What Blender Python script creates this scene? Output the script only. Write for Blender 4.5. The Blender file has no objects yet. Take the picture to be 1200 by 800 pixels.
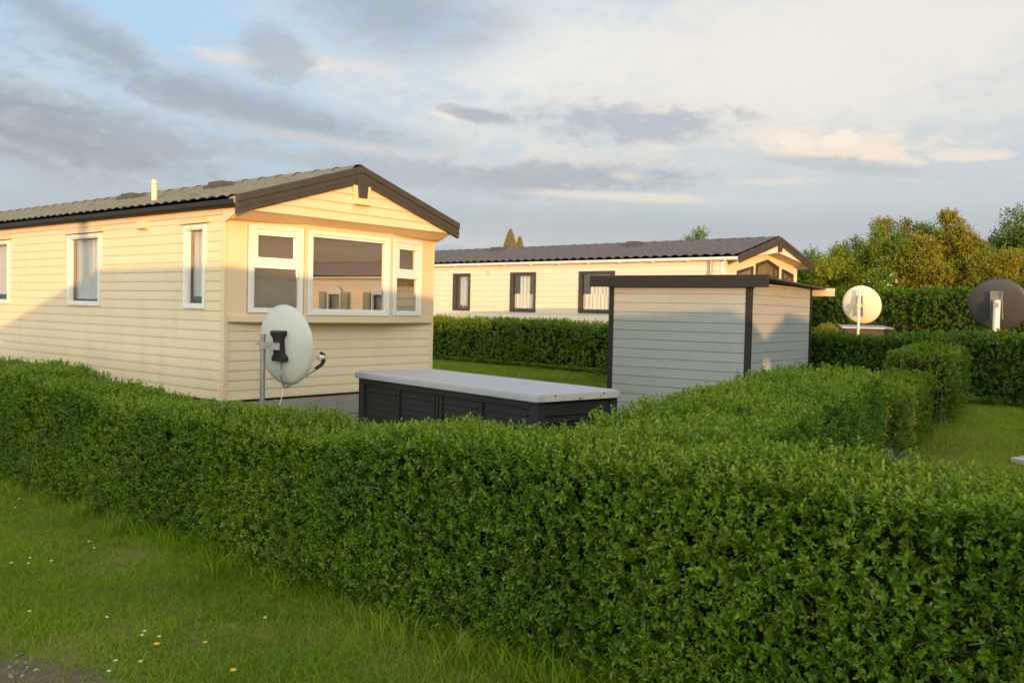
import bpy, math, random
import numpy as np
from mathutils import Matrix, Vector

sc = bpy.context.scene
col = sc.collection
R = math.radians
rng = np.random.default_rng(7)

# ----------------------------------------------------------------- world scale
EYE = 1.6
AZ_SUN, EL_SUN = 165.0, 2.8            # measured clockwise from +Y (view direction)

def _ss(v, a, b):
    t = np.clip((np.asarray(v, float) - a) / (b - a), 0, 1)
    return t * t * (3 - 2 * t)

def gz(x, y):
    """ground height: level near the path, a little higher on the far plots and on the right-hand lawn"""
    a = _ss(y, 14.5, 18.5); b = _ss(x, 4.0, 6.4) * _ss(y, 7, 12)
    return 0.35 * (a + b - a * b)

def rise(y):
    """smooth fall of the garden used to level hedge tops and posts"""
    return 0.35 * _ss(y, 3.6, 17.0)

# ------------------------------------------------------------------ small tools
def tag(o, label=None, cat=None, group=None, kind=None):
    if label: o['label'] = label
    if cat: o['category'] = cat
    if group: o['group'] = group
    if kind: o['kind'] = kind
    return o

def empty(name, loc, rz=0.0):
    o = bpy.data.objects.new(name, None)
    o.empty_display_size = 0.2
    o.location = loc
    o.rotation_euler = (0, 0, rz)
    col.objects.link(o)
    return o

class MB:
    """collects shapes, then links them as one mesh object"""
    def __init__(s): s.v = []; s.f = []
    def add(s, vs, fs):
        n = len(s.v); s.v += [tuple(map(float, v)) for v in vs]; s.f += [tuple(i + n for i in f) for f in fs]
    def quad(s, a, b, c, d): s.add([a, b, c, d], [(0, 1, 2, 3)])
    def poly(s, pts): s.add(pts, [tuple(range(len(pts)))])
    def box(s, x0, x1, y0, y1, z0, z1):
        s.hexa([(x0, y0, z0), (x1, y0, z0), (x1, y1, z0), (x0, y1, z0), (x0, y0, z1), (x1, y0, z1), (x1, y1, z1), (x0, y1, z1)])
    def hexa(s, p): s.add(p, [(0, 3, 2, 1), (4, 5, 6, 7), (0, 1, 5, 4), (1, 2, 6, 5), (2, 3, 7, 6), (3, 0, 4, 7)])
    def prism(s, pts, off):
        """closed polygon pts (3d) swept by vector off"""
        n = len(pts); off = Vector(off)
        a = [Vector(p) for p in pts]; b = [p + off for p in a]
        s.add(a + b, [tuple(range(n - 1, -1, -1)), tuple(range(n, 2 * n))] + [(i, (i + 1) % n, n + (i + 1) % n, n + i) for i in range(n)])
    def tube(s, pts, r, seg=8, caps=True):
        pts = [Vector(p) for p in pts]; rs = r if isinstance(r, (list, tuple)) else [r] * len(pts)
        rings = []
        up = Vector((0, 0, 1))
        for i, p in enumerate(pts):
            d = (pts[min(i + 1, len(pts) - 1)] - pts[max(i - 1, 0)]).normalized()
            a = d.cross(up)
            if a.length < 1e-3: a = d.cross(Vector((1, 0, 0)))
            a.normalize(); b = a.cross(d).normalized()
            rings.append([p + (a * math.cos(2 * math.pi * k / seg) + b * math.sin(2 * math.pi * k / seg)) * rs[i] for k in range(seg)])
        vs = [v for ring in rings for v in ring]
        fs = [(i * seg + k, i * seg + (k + 1) % seg, (i + 1) * seg + (k + 1) % seg, (i + 1) * seg + k) for i in range(len(pts) - 1) for k in range(seg)]
        if caps: fs += [tuple(range(seg - 1, -1, -1)), tuple((len(pts) - 1) * seg + k for k in range(seg))]
        s.add(vs, fs)
    def obox(s, o, u, v, w, a, b, c):
        """box in the frame (u,v,w) at o; a,b,c are (lo,hi)"""
        o, u, v, w = map(Vector, (o, u, v, w))
        s.hexa([o + u * x + v * y + w * z for z in c for x, y in ((a[0], b[0]), (a[1], b[0]), (a[1], b[1]), (a[0], b[1]))])
    def build(s, name, mat, parent=None, bevel=0.0, smooth=False):
        me = bpy.data.meshes.new(name)
        me.from_pydata(s.v, [], s.f); me.validate(); me.update()
        o = bpy.data.objects.new(name, me)
        if mat: me.materials.append(mat)
        col.objects.link(o)
        if parent: o.parent = parent
        if smooth: me.shade_smooth()
        if bevel:
            m = o.modifiers.new('Bevel', 'BEVEL'); m.width = bevel; m.segments = 2; m.limit_method = 'ANGLE'
        return o

def np_mesh(name, V, F, mat, parent=None, tint=None, k=4):
    """V (n,3), F (m,k) numpy -> object"""
    me = bpy.data.meshes.new(name)
    me.vertices.add(len(V)); me.vertices.foreach_set('co', np.ascontiguousarray(V, dtype=np.float32).ravel())
    me.loops.add(F.size); me.loops.foreach_set('vertex_index', np.ascontiguousarray(F, dtype=np.int32).ravel())
    me.polygons.add(len(F)); me.polygons.foreach_set('loop_start', np.arange(0, F.size, k, dtype=np.int32))
    if tint is not None:
        me.attributes.new('tint', 'FLOAT', 'FACE').data.foreach_set('value', np.ascontiguousarray(tint, dtype=np.float32))
    me.update(calc_edges=True)
    if mat: me.materials.append(mat)
    o = bpy.data.objects.new(name, me); col.objects.link(o)
    if parent: o.parent = parent
    return o

def vnoise(P, scale, seed=0):
    """smooth value noise 0..1 on an (n,3) array"""
    Q = np.asarray(P, float) / scale + 1000.37
    I = np.floor(Q).astype(np.int64); Fq = Q - I; Fq = Fq * Fq * (3 - 2 * Fq)
    def h(i, j, k):
        n = (i * 374761393 + j * 668265263 + k * 2147483647 + seed * 1274126177) & 0xffffffff
        n = ((n ^ (n >> 13)) * 1274126177) & 0xffffffff
        n = n ^ (n >> 16)
        return (n & 0xffff) / 65535.0
    out = 0
    for a in (0, 1):
        for b in (0, 1):
            for c in (0, 1):
                w = (Fq[:, 0] if a else 1 - Fq[:, 0]) * (Fq[:, 1] if b else 1 - Fq[:, 1]) * (Fq[:, 2] if c else 1 - Fq[:, 2])
                out = out + w * h(I[:, 0] + a, I[:, 1] + b, I[:, 2] + c)
    return out

def unit(a): return a / np.maximum(np.linalg.norm(a, axis=-1, keepdims=True), 1e-9)

# -------------------------------------------------------------------- materials
class NT:
    def __init__(s, name):
        s.m = bpy.data.materials.new(name); s.m.use_nodes = True
        s.t = s.m.node_tree; s.t.nodes.clear(); s.out = s.n('ShaderNodeOutputMaterial')
    def n(s, typ, **kw):
        nd = s.t.nodes.new(typ)
        for k, v in kw.items():
            if k.startswith('i_'): nd.inputs[k[2:].replace('_', ' ')].default_value = v
            else: setattr(nd, k, v)
        return nd
    def l(s, a, b): s.t.links.new(a, b)
    def ramp(s, stops, src):
        r = s.n('ShaderNodeValToRGB'); e = r.color_ramp.elements
        while len(e) < len(stops): e.new(0.5)
        for el, (p, c) in zip(e, stops): el.position = p; el.color = (*c, 1)
        s.l(src, r.inputs[0]); return r.outputs[0]

def surface(name, color, rough=0.6, var=0.12, scale=3.0, bump=0.0, bscale=60.0, metallic=0.0, spec=0.4, stretch=(1, 1, 1), dirt=None, dirt_amt=0.3):
    """painted / cast surface with mild mottling, optional streaky dirt and fine bump"""
    t = NT(name); tc = t.n('ShaderNodeTexCoord')
    mp = t.n('ShaderNodeMapping'); mp.inputs['Scale'].default_value = stretch; t.l(tc.outputs['Object'], mp.inputs['Vector'])
    nz = t.n('ShaderNodeTexNoise'); nz.inputs['Scale'].default_value = scale; nz.inputs['Detail'].default_value = 6; nz.inputs['Roughness'].default_value = 0.65
    t.l(mp.outputs[0], nz.inputs['Vector'])
    c = Vector(color)
    colr = t.ramp([(0.25, tuple(c * (1 - var))), (0.75, tuple(min(x, .95) for x in c * (1 + var)))], nz.outputs['Fac'])
    if dirt:
        n2 = t.n('ShaderNodeTexNoise'); n2.inputs['Scale'].default_value = 1.7; n2.inputs['Detail'].default_value = 8; n2.inputs['Roughness'].default_value = 0.7
        mp2 = t.n('ShaderNodeMapping'); mp2.inputs['Scale'].default_value = (2.2, 2.2, .45); t.l(tc.outputs['Object'], mp2.inputs['Vector']); t.l(mp2.outputs[0], n2.inputs['Vector'])
        mr = t.n('ShaderNodeMapRange'); mr.inputs[1].default_value = .5; mr.inputs[2].default_value = .78; mr.inputs[4].default_value = dirt_amt
        t.l(n2.outputs['Fac'], mr.inputs[0])
        mx = t.n('ShaderNodeMix', data_type='RGBA'); mx.inputs[7].default_value = (*dirt, 1)
        t.l(mr.outputs[0], mx.inputs[0]); t.l(colr, mx.inputs[6]); colr = mx.outputs[2]
    b = t.n('ShaderNodeBsdfPrincipled'); b.inputs['Metallic'].default_value = metallic; b.inputs['Specular IOR Level'].default_value = spec
    t.l(colr, b.inputs['Base Color'])
    rr = t.n('ShaderNodeMapRange'); rr.inputs[3].default_value = max(rough - .12, .03); rr.inputs[4].default_value = min(rough + .12, 1)
    t.l(nz.outputs['Fac'], rr.inputs[0]); t.l(rr.outputs[0], b.inputs['Roughness'])
    if bump:
        n3 = t.n('ShaderNodeTexNoise'); n3.inputs['Scale'].default_value = bscale; n3.inputs['Detail'].default_value = 4; t.l(mp.outputs[0], n3.inputs['Vector'])
        bp = t.n('ShaderNodeBump'); bp.inputs['Strength'].default_value = bump; bp.inputs['Distance'].default_value = 0.004
        t.l(n3.outputs['Fac'], bp.inputs['Height']); t.l(bp.outputs[0], b.inputs['Normal'])
    t.l(b.outputs[0], t.out.inputs[0])
    return t.m

def leaf_mat(name, stops, rough=0.42, trans=0.3, patch=None, spec=0.35, tgain=1.6):
    """leaf whose colour comes from its own tint value (and optional broad patches of another shade)"""
    t = NT(name); at = t.n('ShaderNodeAttribute'); at.attribute_name = 'tint'
    colr = t.ramp(stops, at.outputs['Fac'])
    if patch:
        tc = t.n('ShaderNodeTexCoord'); nz = t.n('ShaderNodeTexNoise'); nz.inputs['Scale'].default_value = patch[1]; nz.inputs['Detail'].default_value = 3
        t.l(tc.outputs['Object'], nz.inputs['Vector'])
        mr = t.n('ShaderNodeMapRange'); mr.inputs[1].default_value = .45; mr.inputs[2].default_value = .7; mr.inputs[4].default_value = patch[2]; t.l(nz.outputs['Fac'], mr.inputs[0])
        mx = t.n('ShaderNodeMix', data_type='RGBA'); mx.inputs[7].default_value = (*patch[0], 1)
        t.l(mr.outputs[0], mx.inputs[0]); t.l(colr, mx.inputs[6]); colr = mx.outputs[2]
    b = t.n('ShaderNodeBsdfPrincipled'); b.inputs['Roughness'].default_value = rough; b.inputs['Specular IOR Level'].default_value = spec
    t.l(colr, b.inputs['Base Color'])
    tr = t.n('ShaderNodeBsdfTranslucent')
    g = t.n('ShaderNodeMix', data_type='RGBA', blend_type='MULTIPLY'); g.inputs[0].default_value = 1; g.inputs[7].default_value = (tgain, tgain, tgain * .5, 1)
    t.l(colr, g.inputs[6]); t.l(g.outputs[2], tr.inputs['Color'])
    mxs = t.n('ShaderNodeMixShader'); mxs.inputs[0].default_value = trans
    t.l(b.outputs[0], mxs.inputs[1]); t.l(tr.outputs[0], mxs.inputs[2]); t.l(mxs.outputs[0], t.out.inputs[0])
    return t.m

def glass_mat(name, refl, tintc=(.75, .78, .76), rough=0.0):
    t = NT(name)
    tr = t.n('ShaderNodeBsdfTransparent'); tr.inputs[0].default_value = (*tintc, 1)
    gl = t.n('ShaderNodeBsdfGlossy'); gl.inputs['Roughness'].default_value = rough; gl.inputs['Color'].default_value = (.9, .92, .9, 1)
    lw = t.n('ShaderNodeLayerWeight'); lw.inputs[0].default_value = .5
    pw = t.n('ShaderNodeMath', operation='POWER'); pw.inputs[1].default_value = 4.0; t.l(lw.outputs['Facing'], pw.inputs[0])
    mr = t.n('ShaderNodeMapRange'); mr.inputs[3].default_value = refl; mr.inputs[4].default_value = .9; t.l(pw.outputs[0], mr.inputs[0])
    mx = t.n('ShaderNodeMixShader'); t.l(mr.outputs[0], mx.inputs[0]); t.l(tr.outputs[0], mx.inputs[1]); t.l(gl.outputs[0], mx.inputs[2])
    t.l(mx.outputs[0], t.out.inputs[0]); return t.m

def cloth_mat(name, c, trans=.35):
    t = NT(name); d = t.n('ShaderNodeBsdfDiffuse'); d.inputs[0].default_value = (*c, 1)
    tr = t.n('ShaderNodeBsdfTranslucent'); tr.inputs[0].default_value = (*c, 1)
    mx = t.n('ShaderNodeMixShader'); mx.inputs[0].default_value = trans
    t.l(d.outputs[0], mx.inputs[1]); t.l(tr.outputs[0], mx.inputs[2]); t.l(mx.outputs[0], t.out.inputs[0]); return t.m

M = {}
M['cream'] = surface('cream_cladding', (.66, .55, .37), .5, .05, 2.2, .15, 40, dirt=(.46, .42, .27), dirt_amt=.42)
M['cream_panel'] = surface('cream_panel', (.65, .52, .33), .45, .04, 2, .1, 40, dirt=(.46, .39, .25), dirt_amt=.15)
M['cream2'] = surface('ivory_cladding', (.70, .61, .46), .5, .04, 2, .1, 40, dirt=(.5, .45, .33), dirt_amt=.15)
M['upvc'] = surface('white_upvc', (.70, .69, .64), .3, .03, 5, spec=.5)
M['brown_frame'] = surface('dark_brown_upvc', (.045, .038, .034), .35, .1, 6, spec=.5)
M['bronze'] = surface('bronze_bargeboard', (.042, .042, .033), .45, .12, 5, .2, 50)
M['brown_barge'] = surface('brown_bargeboard', (.05, .043, .038), .45, .12, 5, .2, 50)
M['gutter_dark'] = surface('dark_gutter', (.010, .009, .008), .6, .2, 6)
M['tile_olive'] = surface('olive_grey_roof_tile', (.150, .148, .100), .6, .28, 5, .5, 60, dirt=(.085, .088, .045), dirt_amt=.8)
M['tile_sunlit'] = surface('sunlit_end_cap', (.28, .25, .18), .6, .1, 6)  # olive tile colour brightened so the cap looks sunlit
M['tile_brown'] = surface('grey_brown_roof_tile', (.080, .070, .066), .5, .2, 4, .4, 60, dirt=(.05, .045, .04), dirt_amt=.5)
M['vent_box'] = surface('grey_vent_box', (.055, .052, .045), .55, .15, 6)
M['skirt'] = surface('grey_skirting', (.26, .24, .21), .7, .15, 4, .3, 30)
M['under_gap'] = surface('dark_underframe', (.03, .028, .025), .8, .2, 5)  # even dark colour of the underframe below the cladding
M['shed'] = surface('blue_grey_shed_boards', (.27, .305, .30), .6, .10, 2.5, .5, 30, stretch=(.4, .4, 6), dirt=(.22, .225, .195), dirt_amt=.3)
M['shed_trim'] = surface('black_brown_shed_trim', (.011, .010, .0095), .65, .3, 4, .5, 30)
M['shed_white'] = surface('bare_cream_fascia', (.52, .46, .35), .6, .1, 4, .3, 30)
M['felt'] = surface('roof_felt', (.05, .05, .05), .9, .3, 10, .6, 80)
M['lid'] = surface('light_grey_lid', (.33, .345, .36), .45, .06, 4, .2, 60, dirt=(.26, .26, .25), dirt_amt=.35)
M['lidend'] = surface('pale_lid_moulding', (.42, .40, .35), .5, .06, 4)
M['boxbody'] = surface('anthracite_plastic', (.013, .014, .0155), .6, .25, 5, .2, 70)
M['dish_grey'] = surface('pale_grey_dish', (.46, .49, .43), .4, .06, 4, spec=.5, dirt=(.36, .37, .30), dirt_amt=.2)
M['dish_cream'] = surface('cream_dish', (.72, .66, .5), .45, .05, 4, spec=.4)
M['dish_dark'] = surface('charcoal_dish', (.046, .048, .052), .45, .12, 4, spec=.4)
M['galv'] = surface('galvanised_steel', (.27, .27, .255), .45, .2, 12, .2, 40, metallic=.5)
M['alu'] = surface('pale_bare_metal', (.70, .66, .58), .4, .1, 10, metallic=.3)
M['black'] = surface('black_plastic', (.015, .014, .014), .45, .2, 8)
M['white_cap'] = surface('white_plastic_cap', (.72, .72, .70), .4, .05, 8)
M['glass'] = glass_mat('reflective_glass', .33, (.86, .84, .80))
M['glass_side'] = glass_mat('clear_glass', .045, (.96, .97, .96))
M['curtain'] = cloth_mat('white_net_curtain', (.86, .88, .80), .45)
M['cafe'] = cloth_mat('cream_cafe_curtain', (.88, .85, .74))
M['blind'] = cloth_mat('taupe_blind', (.48, .41, .30), .2)
M['reflect_sheet'] = cloth_mat('grey_reflect_sheet', (.74, .73, .66), .3)  # grey cloth standing in for sky reflected in the lower bay panes
M['floor_in'] = surface('brown_interior', (.16, .11, .07), .7, .2, 4)
M['shutter'] = surface('grey_green_shutter', (.20, .25, .20), .5, .1, 5)
M['stone'] = surface('pale_slab', (.40, .38, .33), .8, .12, 8, .4, 50)
M['wood'] = surface('brown_bark', (.15, .12, .085), .9, .3, 14, .8, 40)
M['core'] = surface('dark_twig_shade', (.018, .020, .008), 1.0, .5, 14, .8, 30, spec=.0)  # near-black so gaps in the foliage read as shade
M['flue'] = surface('buff_flue', (.62, .53, .40), .5, .08, 8)
M['red_tile'] = surface('orange_red_roof', (.42, .17, .09), .7, .15, 5)
M['render_white'] = surface('pale_render', (.75, .68, .55), .7, .08, 5)

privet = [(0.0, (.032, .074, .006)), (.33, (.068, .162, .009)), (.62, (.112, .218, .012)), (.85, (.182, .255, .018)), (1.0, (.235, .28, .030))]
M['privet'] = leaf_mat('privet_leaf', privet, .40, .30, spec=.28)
M['privet_far'] = leaf_mat('privet_leaf_far', [(0, (0.046, 0.092, 0.007)), (.5, (0.096, 0.170, 0.013)), (.85, (0.147, 0.224, 0.018)), (1, (0.205, 0.257, 0.027))], .5, .3, spec=.2)
M['dark_hedge'] = leaf_mat('dark_hedge_leaf', [(0, (0.023, 0.066, 0.005)), (.5, (0.048, 0.118, 0.009)), (1, (0.105, 0.179, 0.014))], .5, .25, spec=.2)
M['golden'] = leaf_mat('golden_leaf', [(0, (.11, .15, .012)), (.5, (.20, .21, .018)), (1, (.34, .30, .03))], .5, .35)
M['strappy'] = leaf_mat('blue_green_strap_leaf', [(0, (.05, .09, .045)), (1, (.13, .19, .10))], .4, .2)
M['bush_green'] = leaf_mat('shrub_leaf_green', [(0, (0.066, 0.134, 0.010)), (.5, (0.124, 0.206, 0.018)), (1, (0.199, 0.267, 0.028))], .5, .38)
M['bush_yellow'] = leaf_mat('shrub_leaf_yellow', [(0, (0.107, 0.156, 0.010)), (.5, (0.197, 0.256, 0.018)), (1, (0.295, 0.334, 0.030))], .5, .38)
M['bush_brown'] = leaf_mat('shrub_leaf_bronze', [(0, (0.101, 0.105, 0.012)), (.4, (0.203, 0.180, 0.022)), (.75, (0.253, 0.211, 0.025)), (1, (0.323, 0.201, 0.030))], .5, .35)
M['tree_green'] = leaf_mat('tree_leaf', [(0, (0.042, 0.085, 0.012)), (.5, (0.084, 0.150, 0.020)), (1, (0.156, 0.208, 0.030))], .5, .3)
M['blossom'] = leaf_mat('cream_blossom', [(0, (.5, .5, .35)), (1, (.7, .68, .5))], .6, .3)
M['conifer'] = leaf_mat('golden_conifer', [(0, (.20, .19, .09)), (1, (.38, .35, .20))], .6, .3)
M['grass'] = leaf_mat('grass_blade', [(0, (0.068, 0.139, 0.006)), (.35, (0.131, 0.238, 0.010)), (.7, (0.189, 0.297, 0.016)), (.88, (0.230, 0.317, 0.026)), (.95, (0.335, 0.356, 0.079)), (1, (0.420, 0.422, 0.132))], .6, .35, spec=.15,
                      patch=((0.242, 0.277, 0.040), .9, .6))
M['grass_far'] = leaf_mat('lawn_blade', [(0, (0.095, 0.165, 0.010)), (.5, (0.163, 0.244, 0.016)), (1, (0.242, 0.290, 0.031))], .6, .3, spec=.15, patch=((0.242, 0.264, 0.044), .6, .5))

def ground_mat():
    t = NT('turf_and_soil'); tc = t.n('ShaderNodeTexCoord')
    nz = t.n('ShaderNodeTexNoise'); nz.inputs['Scale'].default_value = 1.3; nz.inputs['Detail'].default_value = 10; nz.inputs['Roughness'].default_value = .75; t.l(tc.outputs['Object'], nz.inputs['Vector'])
    c = t.ramp([(.3, (.055, .080, .010)), (.47, (.10, .125, .015)), (.58, (.17, .145, .045)), (.72, (.23, .175, .085))], nz.outputs['Fac'])
    b = t.n('ShaderNodeBsdfPrincipled'); b.inputs['Roughness'].default_value = .95; b.inputs['Specular IOR Level'].default_value = .1; t.l(c, b.inputs['Base Color'])
    n3 = t.n('ShaderNodeTexNoise'); n3.inputs['Scale'].default_value = 45; n3.inputs['Detail'].default_value = 5; t.l(tc.outputs['Object'], n3.inputs['Vector'])
    bp = t.n('ShaderNodeBump'); bp.inputs['Strength'].default_value = .8; bp.inputs['Distance'].default_value = .02; t.l(n3.outputs['Fac'], bp.inputs['Height']); t.l(bp.outputs[0], b.inputs['Normal'])
    t.l(b.outputs[0], t.out.inputs[0]); return t.m
M['ground'] = ground_mat()
M['soil'] = surface('bare_soil', (.13, .095, .06), .95, .35, 8, .9, 40, spec=.1)
M['gravel'] = surface('gravel_path', (.20, .155, .115), .95, .35, 26, 1.0, 120, spec=.15)
M['pebble'] = leaf_mat('gravel_stone', [(0, (.12, .09, .07)), (.6, (.22, .175, .135)), (1, (.36, .31, .26))], .9, .0)

# ----------------------------------------------------------------- leaf meshes
def leaf_geo(P, D, U, ln, wd, fold=.18, six=True):
    """P base, D direction, U upper normal -> verts, faces (two quads a leaf, or one)"""
    S = unit(np.cross(D, U)); U = unit(np.cross(S, D)); ln = ln[:, None]; wd = wd[:, None]; n = len(P)
    if six:
        V = np.stack([P, P + D * ln * .36 + S * wd * .44 + U * wd * fold, P + D * ln * .76 + S * wd * .46 + U * wd * fold * .8, P + D * ln - U * ln * .06,
                      P + D * ln * .76 - S * wd * .46 + U * wd * fold * .8, P + D * ln * .36 - S * wd * .44 + U * wd * fold], 1).reshape(-1, 3)
        b = np.arange(n)[:, None] * 6
        F = np.concatenate([b + np.array([[0, 1, 2, 3]]), b + np.array([[0, 3, 4, 5]])], 1).reshape(-1, 4)
        return V, F, 2
    V = np.stack([P, P + D * ln * .5 + S * wd * .5 + U * wd * fold, P + D * ln, P + D * ln * .5 - S * wd * .5 + U * wd * fold], 1).reshape(-1, 3)
    F = np.arange(n)[:, None] * 4 + np.array([[0, 1, 2, 3]])
    return V, F, 1

def sprigs(P, A, tw, pairs, ll, lw, seed, tint0, six=True, spread=55, young=.25):
    """shoots at P along unit axes A, each with opposite pairs of leaves; returns V,F,tint"""
    r = np.random.default_rng(seed); n = len(P)
    ssz = r.uniform(.72, 1.28, n)
    ref = unit(r.normal(size=(n, 3))); B = unit(np.cross(A, ref)); C = np.cross(A, B)
    Ps, Ds, Us, Ls, Ws, Ts = [], [], [], [], [], []
    for k in range(pairs):
        f = (k + .6) / pairs
        for sgn in (1, -1):
            rad = (B if k % 2 == 0 else C) * sgn + r.normal(size=(n, 3)) * .22
            ang = np.radians(spread * (1.15 - .6 * f) + r.normal(size=n) * 14)[:, None]
            D = unit(A * np.cos(ang) + rad * np.sin(ang)); U = unit(A * np.sin(ang) - rad * np.cos(ang))
            sz = ssz * (1.0 - .30 * f) * r.uniform(.75, 1.2, n)
            Ps.append(P + A * (tw * f)[:, None]); Ds.append(D); Us.append(U); Ls.append(ll * sz); Ws.append(lw * sz)
            Ts.append(np.clip(tint0 + young * (f - .5) + r.normal(size=n) * .15, 0, 1))
    Pq, D, U = map(np.concatenate, (Ps, Ds, Us)); ln = np.concatenate(Ls); wd = np.concatenate(Ws); t = np.concatenate(Ts)
    V, F, k = leaf_geo(Pq, D, U, ln, wd, .18, six)
    return V, F, np.repeat(t, k)

def hedge(label, pts, width, hts, mat, dens=520, ll=.036, lw=.017, pairs=4, tw=.07, seed=1, six=True, gap=.30, cat='hedge', lump=.06, base=.10, core_in=.13, back=.45,
          tint=.45, top_tint=.22, view=(0, 0), stems=True, name='clipped_hedge', endcaps=(True, True), group=None):
    """clipped hedge along a plan polyline (ground points); width and heights along it"""
    r = np.random.default_rng(seed)
    pts = np.array(pts, float); seg = np.diff(pts, axis=0); sl = np.linalg.norm(seg, axis=1); cum = np.concatenate([[0], np.cumsum(sl)]); Lt = cum[-1]
    tt = np.array([h[0] for h in hts]) * Lt; hh = np.array([h[1] for h in hts])
    def at(t):
        x = np.interp(t, cum, pts[:, 0]); y = np.interp(t, cum, pts[:, 1])
        i = np.clip(np.searchsorted(cum, t, 'right') - 1, 0, len(seg) - 1)
        d = seg[i] / sl[i][:, None]
        return np.stack([x, y], 1), d, np.stack([d[:, 1], -d[:, 0]], 1), np.interp(t, tt, hh) + rise(y) - gz(x, y)
    hm = hh.mean(); per = 2 * hm + width; rc = .10
    root = empty(name, (pts[0][0], pts[0][1], float(gz(*pts[0])))); tag(root, label, cat, group)
    off = np.array(root.location)
    # shell samples
    n = int(Lt * per * dens); t = r.uniform(0, Lt, n); s = r.uniform(0, per, n)
    c, d, nr, h = at(t)
    sgn = np.where(s < hm, -1, np.where(s > hm + width, 1, 0))
    hz = np.where(sgn == -1, s / hm, np.where(sgn == 1, (per - s) / hm, 1.0))
    lat = np.where(sgn == 0, (s - hm - width / 2), sgn * width / 2)
    zz = np.where(sgn == 0, h, base + (h - base) * hz)
    N = np.zeros((n, 3)); N[:, :2] = nr * sgn[:, None]; N[:, 2] = (sgn == 0)
    # rounded shoulder
    ed = np.clip(1 - (h - zz) / rc, 0, 1) * (sgn != 0); N[:, 2] += ed * .9
    es = np.clip(1 - (width / 2 - np.abs(lat)) / rc, 0, 1) * (sgn == 0); N[:, :2] += nr * (np.sign(lat) * es * .9)[:, None]; N = unit(N)
    lat = lat * (1 - .10 * ed - .0 * es); zz = zz - .035 * es - .02 * ed
    P = np.stack([c[:, 0] + nr[:, 0] * lat, c[:, 1] + nr[:, 1] * lat, zz + gz(c[:, 0], c[:, 1])], 1)
    # end caps
    for e, on in ((0, endcaps[0]), (1, endcaps[1])):
        if not on: continue
        m = int(width * hm * dens); te = np.full(m, 1e-6 if e == 0 else Lt - 1e-6)
        ce, de, ne, he = at(te); la = r.uniform(-width / 2, width / 2, m); ze = r.uniform(base, 1, m) * he
        Pe = np.stack([ce[:, 0] + ne[:, 0] * la, ce[:, 1] + ne[:, 1] * la, ze + gz(ce[:, 0], ce[:, 1])], 1)
        Ne = np.zeros((m, 3)); Ne[:, :2] = de * (-1 if e == 0 else 1)
        P = np.concatenate([P, Pe]); N = np.concatenate([N, Ne]); hz = np.concatenate([hz, ze / he]); sgn = np.concatenate([sgn, np.full(m, 9)])
    # thin out away from the viewer's side
    toV = np.array([view[0], view[1], EYE]) - P
    facing = (unit(toV) * N).sum(1) > -.15
    keep = facing | (r.uniform(size=len(P)) < back)
    gapn = vnoise(P, .085, seed) * .6 + vnoise(P, .24, seed + 5) * .4
    keep &= (gapn > gap * .75 + .15 * (r.uniform(size=len(P)) - .5)) | (sgn == 0)
    keep &= (hz > .10) | (r.uniform(size=len(P)) < .45)
    P, N, sgn = P[keep], N[keep], sgn[keep]; n = len(P)
    bulge = (vnoise(P, .55, seed + 2) - .5) * 2 * lump + (vnoise(P, .17, seed + 3) - .5) * lump
    depth = r.uniform(size=n) ** 1.3 * .15
    P = P + N * (bulge - depth)[:, None] - off
    A = unit(N * .75 + np.array([0, 0, .55]) + r.normal(size=(n, 3)) * .38)
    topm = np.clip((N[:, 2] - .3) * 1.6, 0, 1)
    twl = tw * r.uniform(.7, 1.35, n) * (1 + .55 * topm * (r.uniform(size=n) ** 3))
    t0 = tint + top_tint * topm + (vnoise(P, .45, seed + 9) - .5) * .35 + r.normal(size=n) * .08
    V, F, T = sprigs(P, A, twl, pairs, ll, lw, seed + 20, t0, six)
    np_mesh('foliage', V, F, mat, root, T)
    # solid dark core, painted as the shade among the inner twigs
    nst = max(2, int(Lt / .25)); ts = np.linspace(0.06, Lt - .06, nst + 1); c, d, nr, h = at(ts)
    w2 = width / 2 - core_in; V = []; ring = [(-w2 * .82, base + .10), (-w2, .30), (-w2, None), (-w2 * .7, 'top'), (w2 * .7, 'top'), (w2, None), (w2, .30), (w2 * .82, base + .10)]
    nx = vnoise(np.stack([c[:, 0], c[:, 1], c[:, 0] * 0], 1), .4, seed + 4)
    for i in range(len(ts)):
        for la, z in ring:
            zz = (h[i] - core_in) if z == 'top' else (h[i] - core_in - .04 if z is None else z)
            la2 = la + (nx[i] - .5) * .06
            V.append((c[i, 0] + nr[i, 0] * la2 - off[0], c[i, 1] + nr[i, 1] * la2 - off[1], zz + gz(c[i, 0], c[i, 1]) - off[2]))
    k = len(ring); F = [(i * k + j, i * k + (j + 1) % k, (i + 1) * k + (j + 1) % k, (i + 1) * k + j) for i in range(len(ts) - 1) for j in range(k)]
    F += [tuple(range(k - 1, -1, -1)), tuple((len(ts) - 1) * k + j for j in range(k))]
    mb = MB(); mb.add(V, F); mb.build('twig_shade_core', M['core'], root)
    if stems:
        mb = MB()
        for i in range(int(Lt / .12)):
            t1 = np.array([r.uniform(0, Lt)]); c, d, nr, h = at(t1); la = r.uniform(-width * .42, width * .42)
            x = c[0, 0] + nr[0, 0] * la; y = c[0, 1] + nr[0, 1] * la; g = float(gz(x, y))
            tl = r.normal(size=2) * .025
            mb.tube([(x - off[0], y - off[1], g - .03 - off[2]), (x + tl[0] - off[0], y + tl[1] - off[1], g + .22 - off[2]), (x + tl[0] * 2.2 - off[0], y + tl[1] * 2.2 - off[1], g + .5 - off[2])], [.011, .008, .004], 5)
        mb.build('woody_stems', M['wood'], root)['kind'] = 'stuff'
    return root

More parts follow.
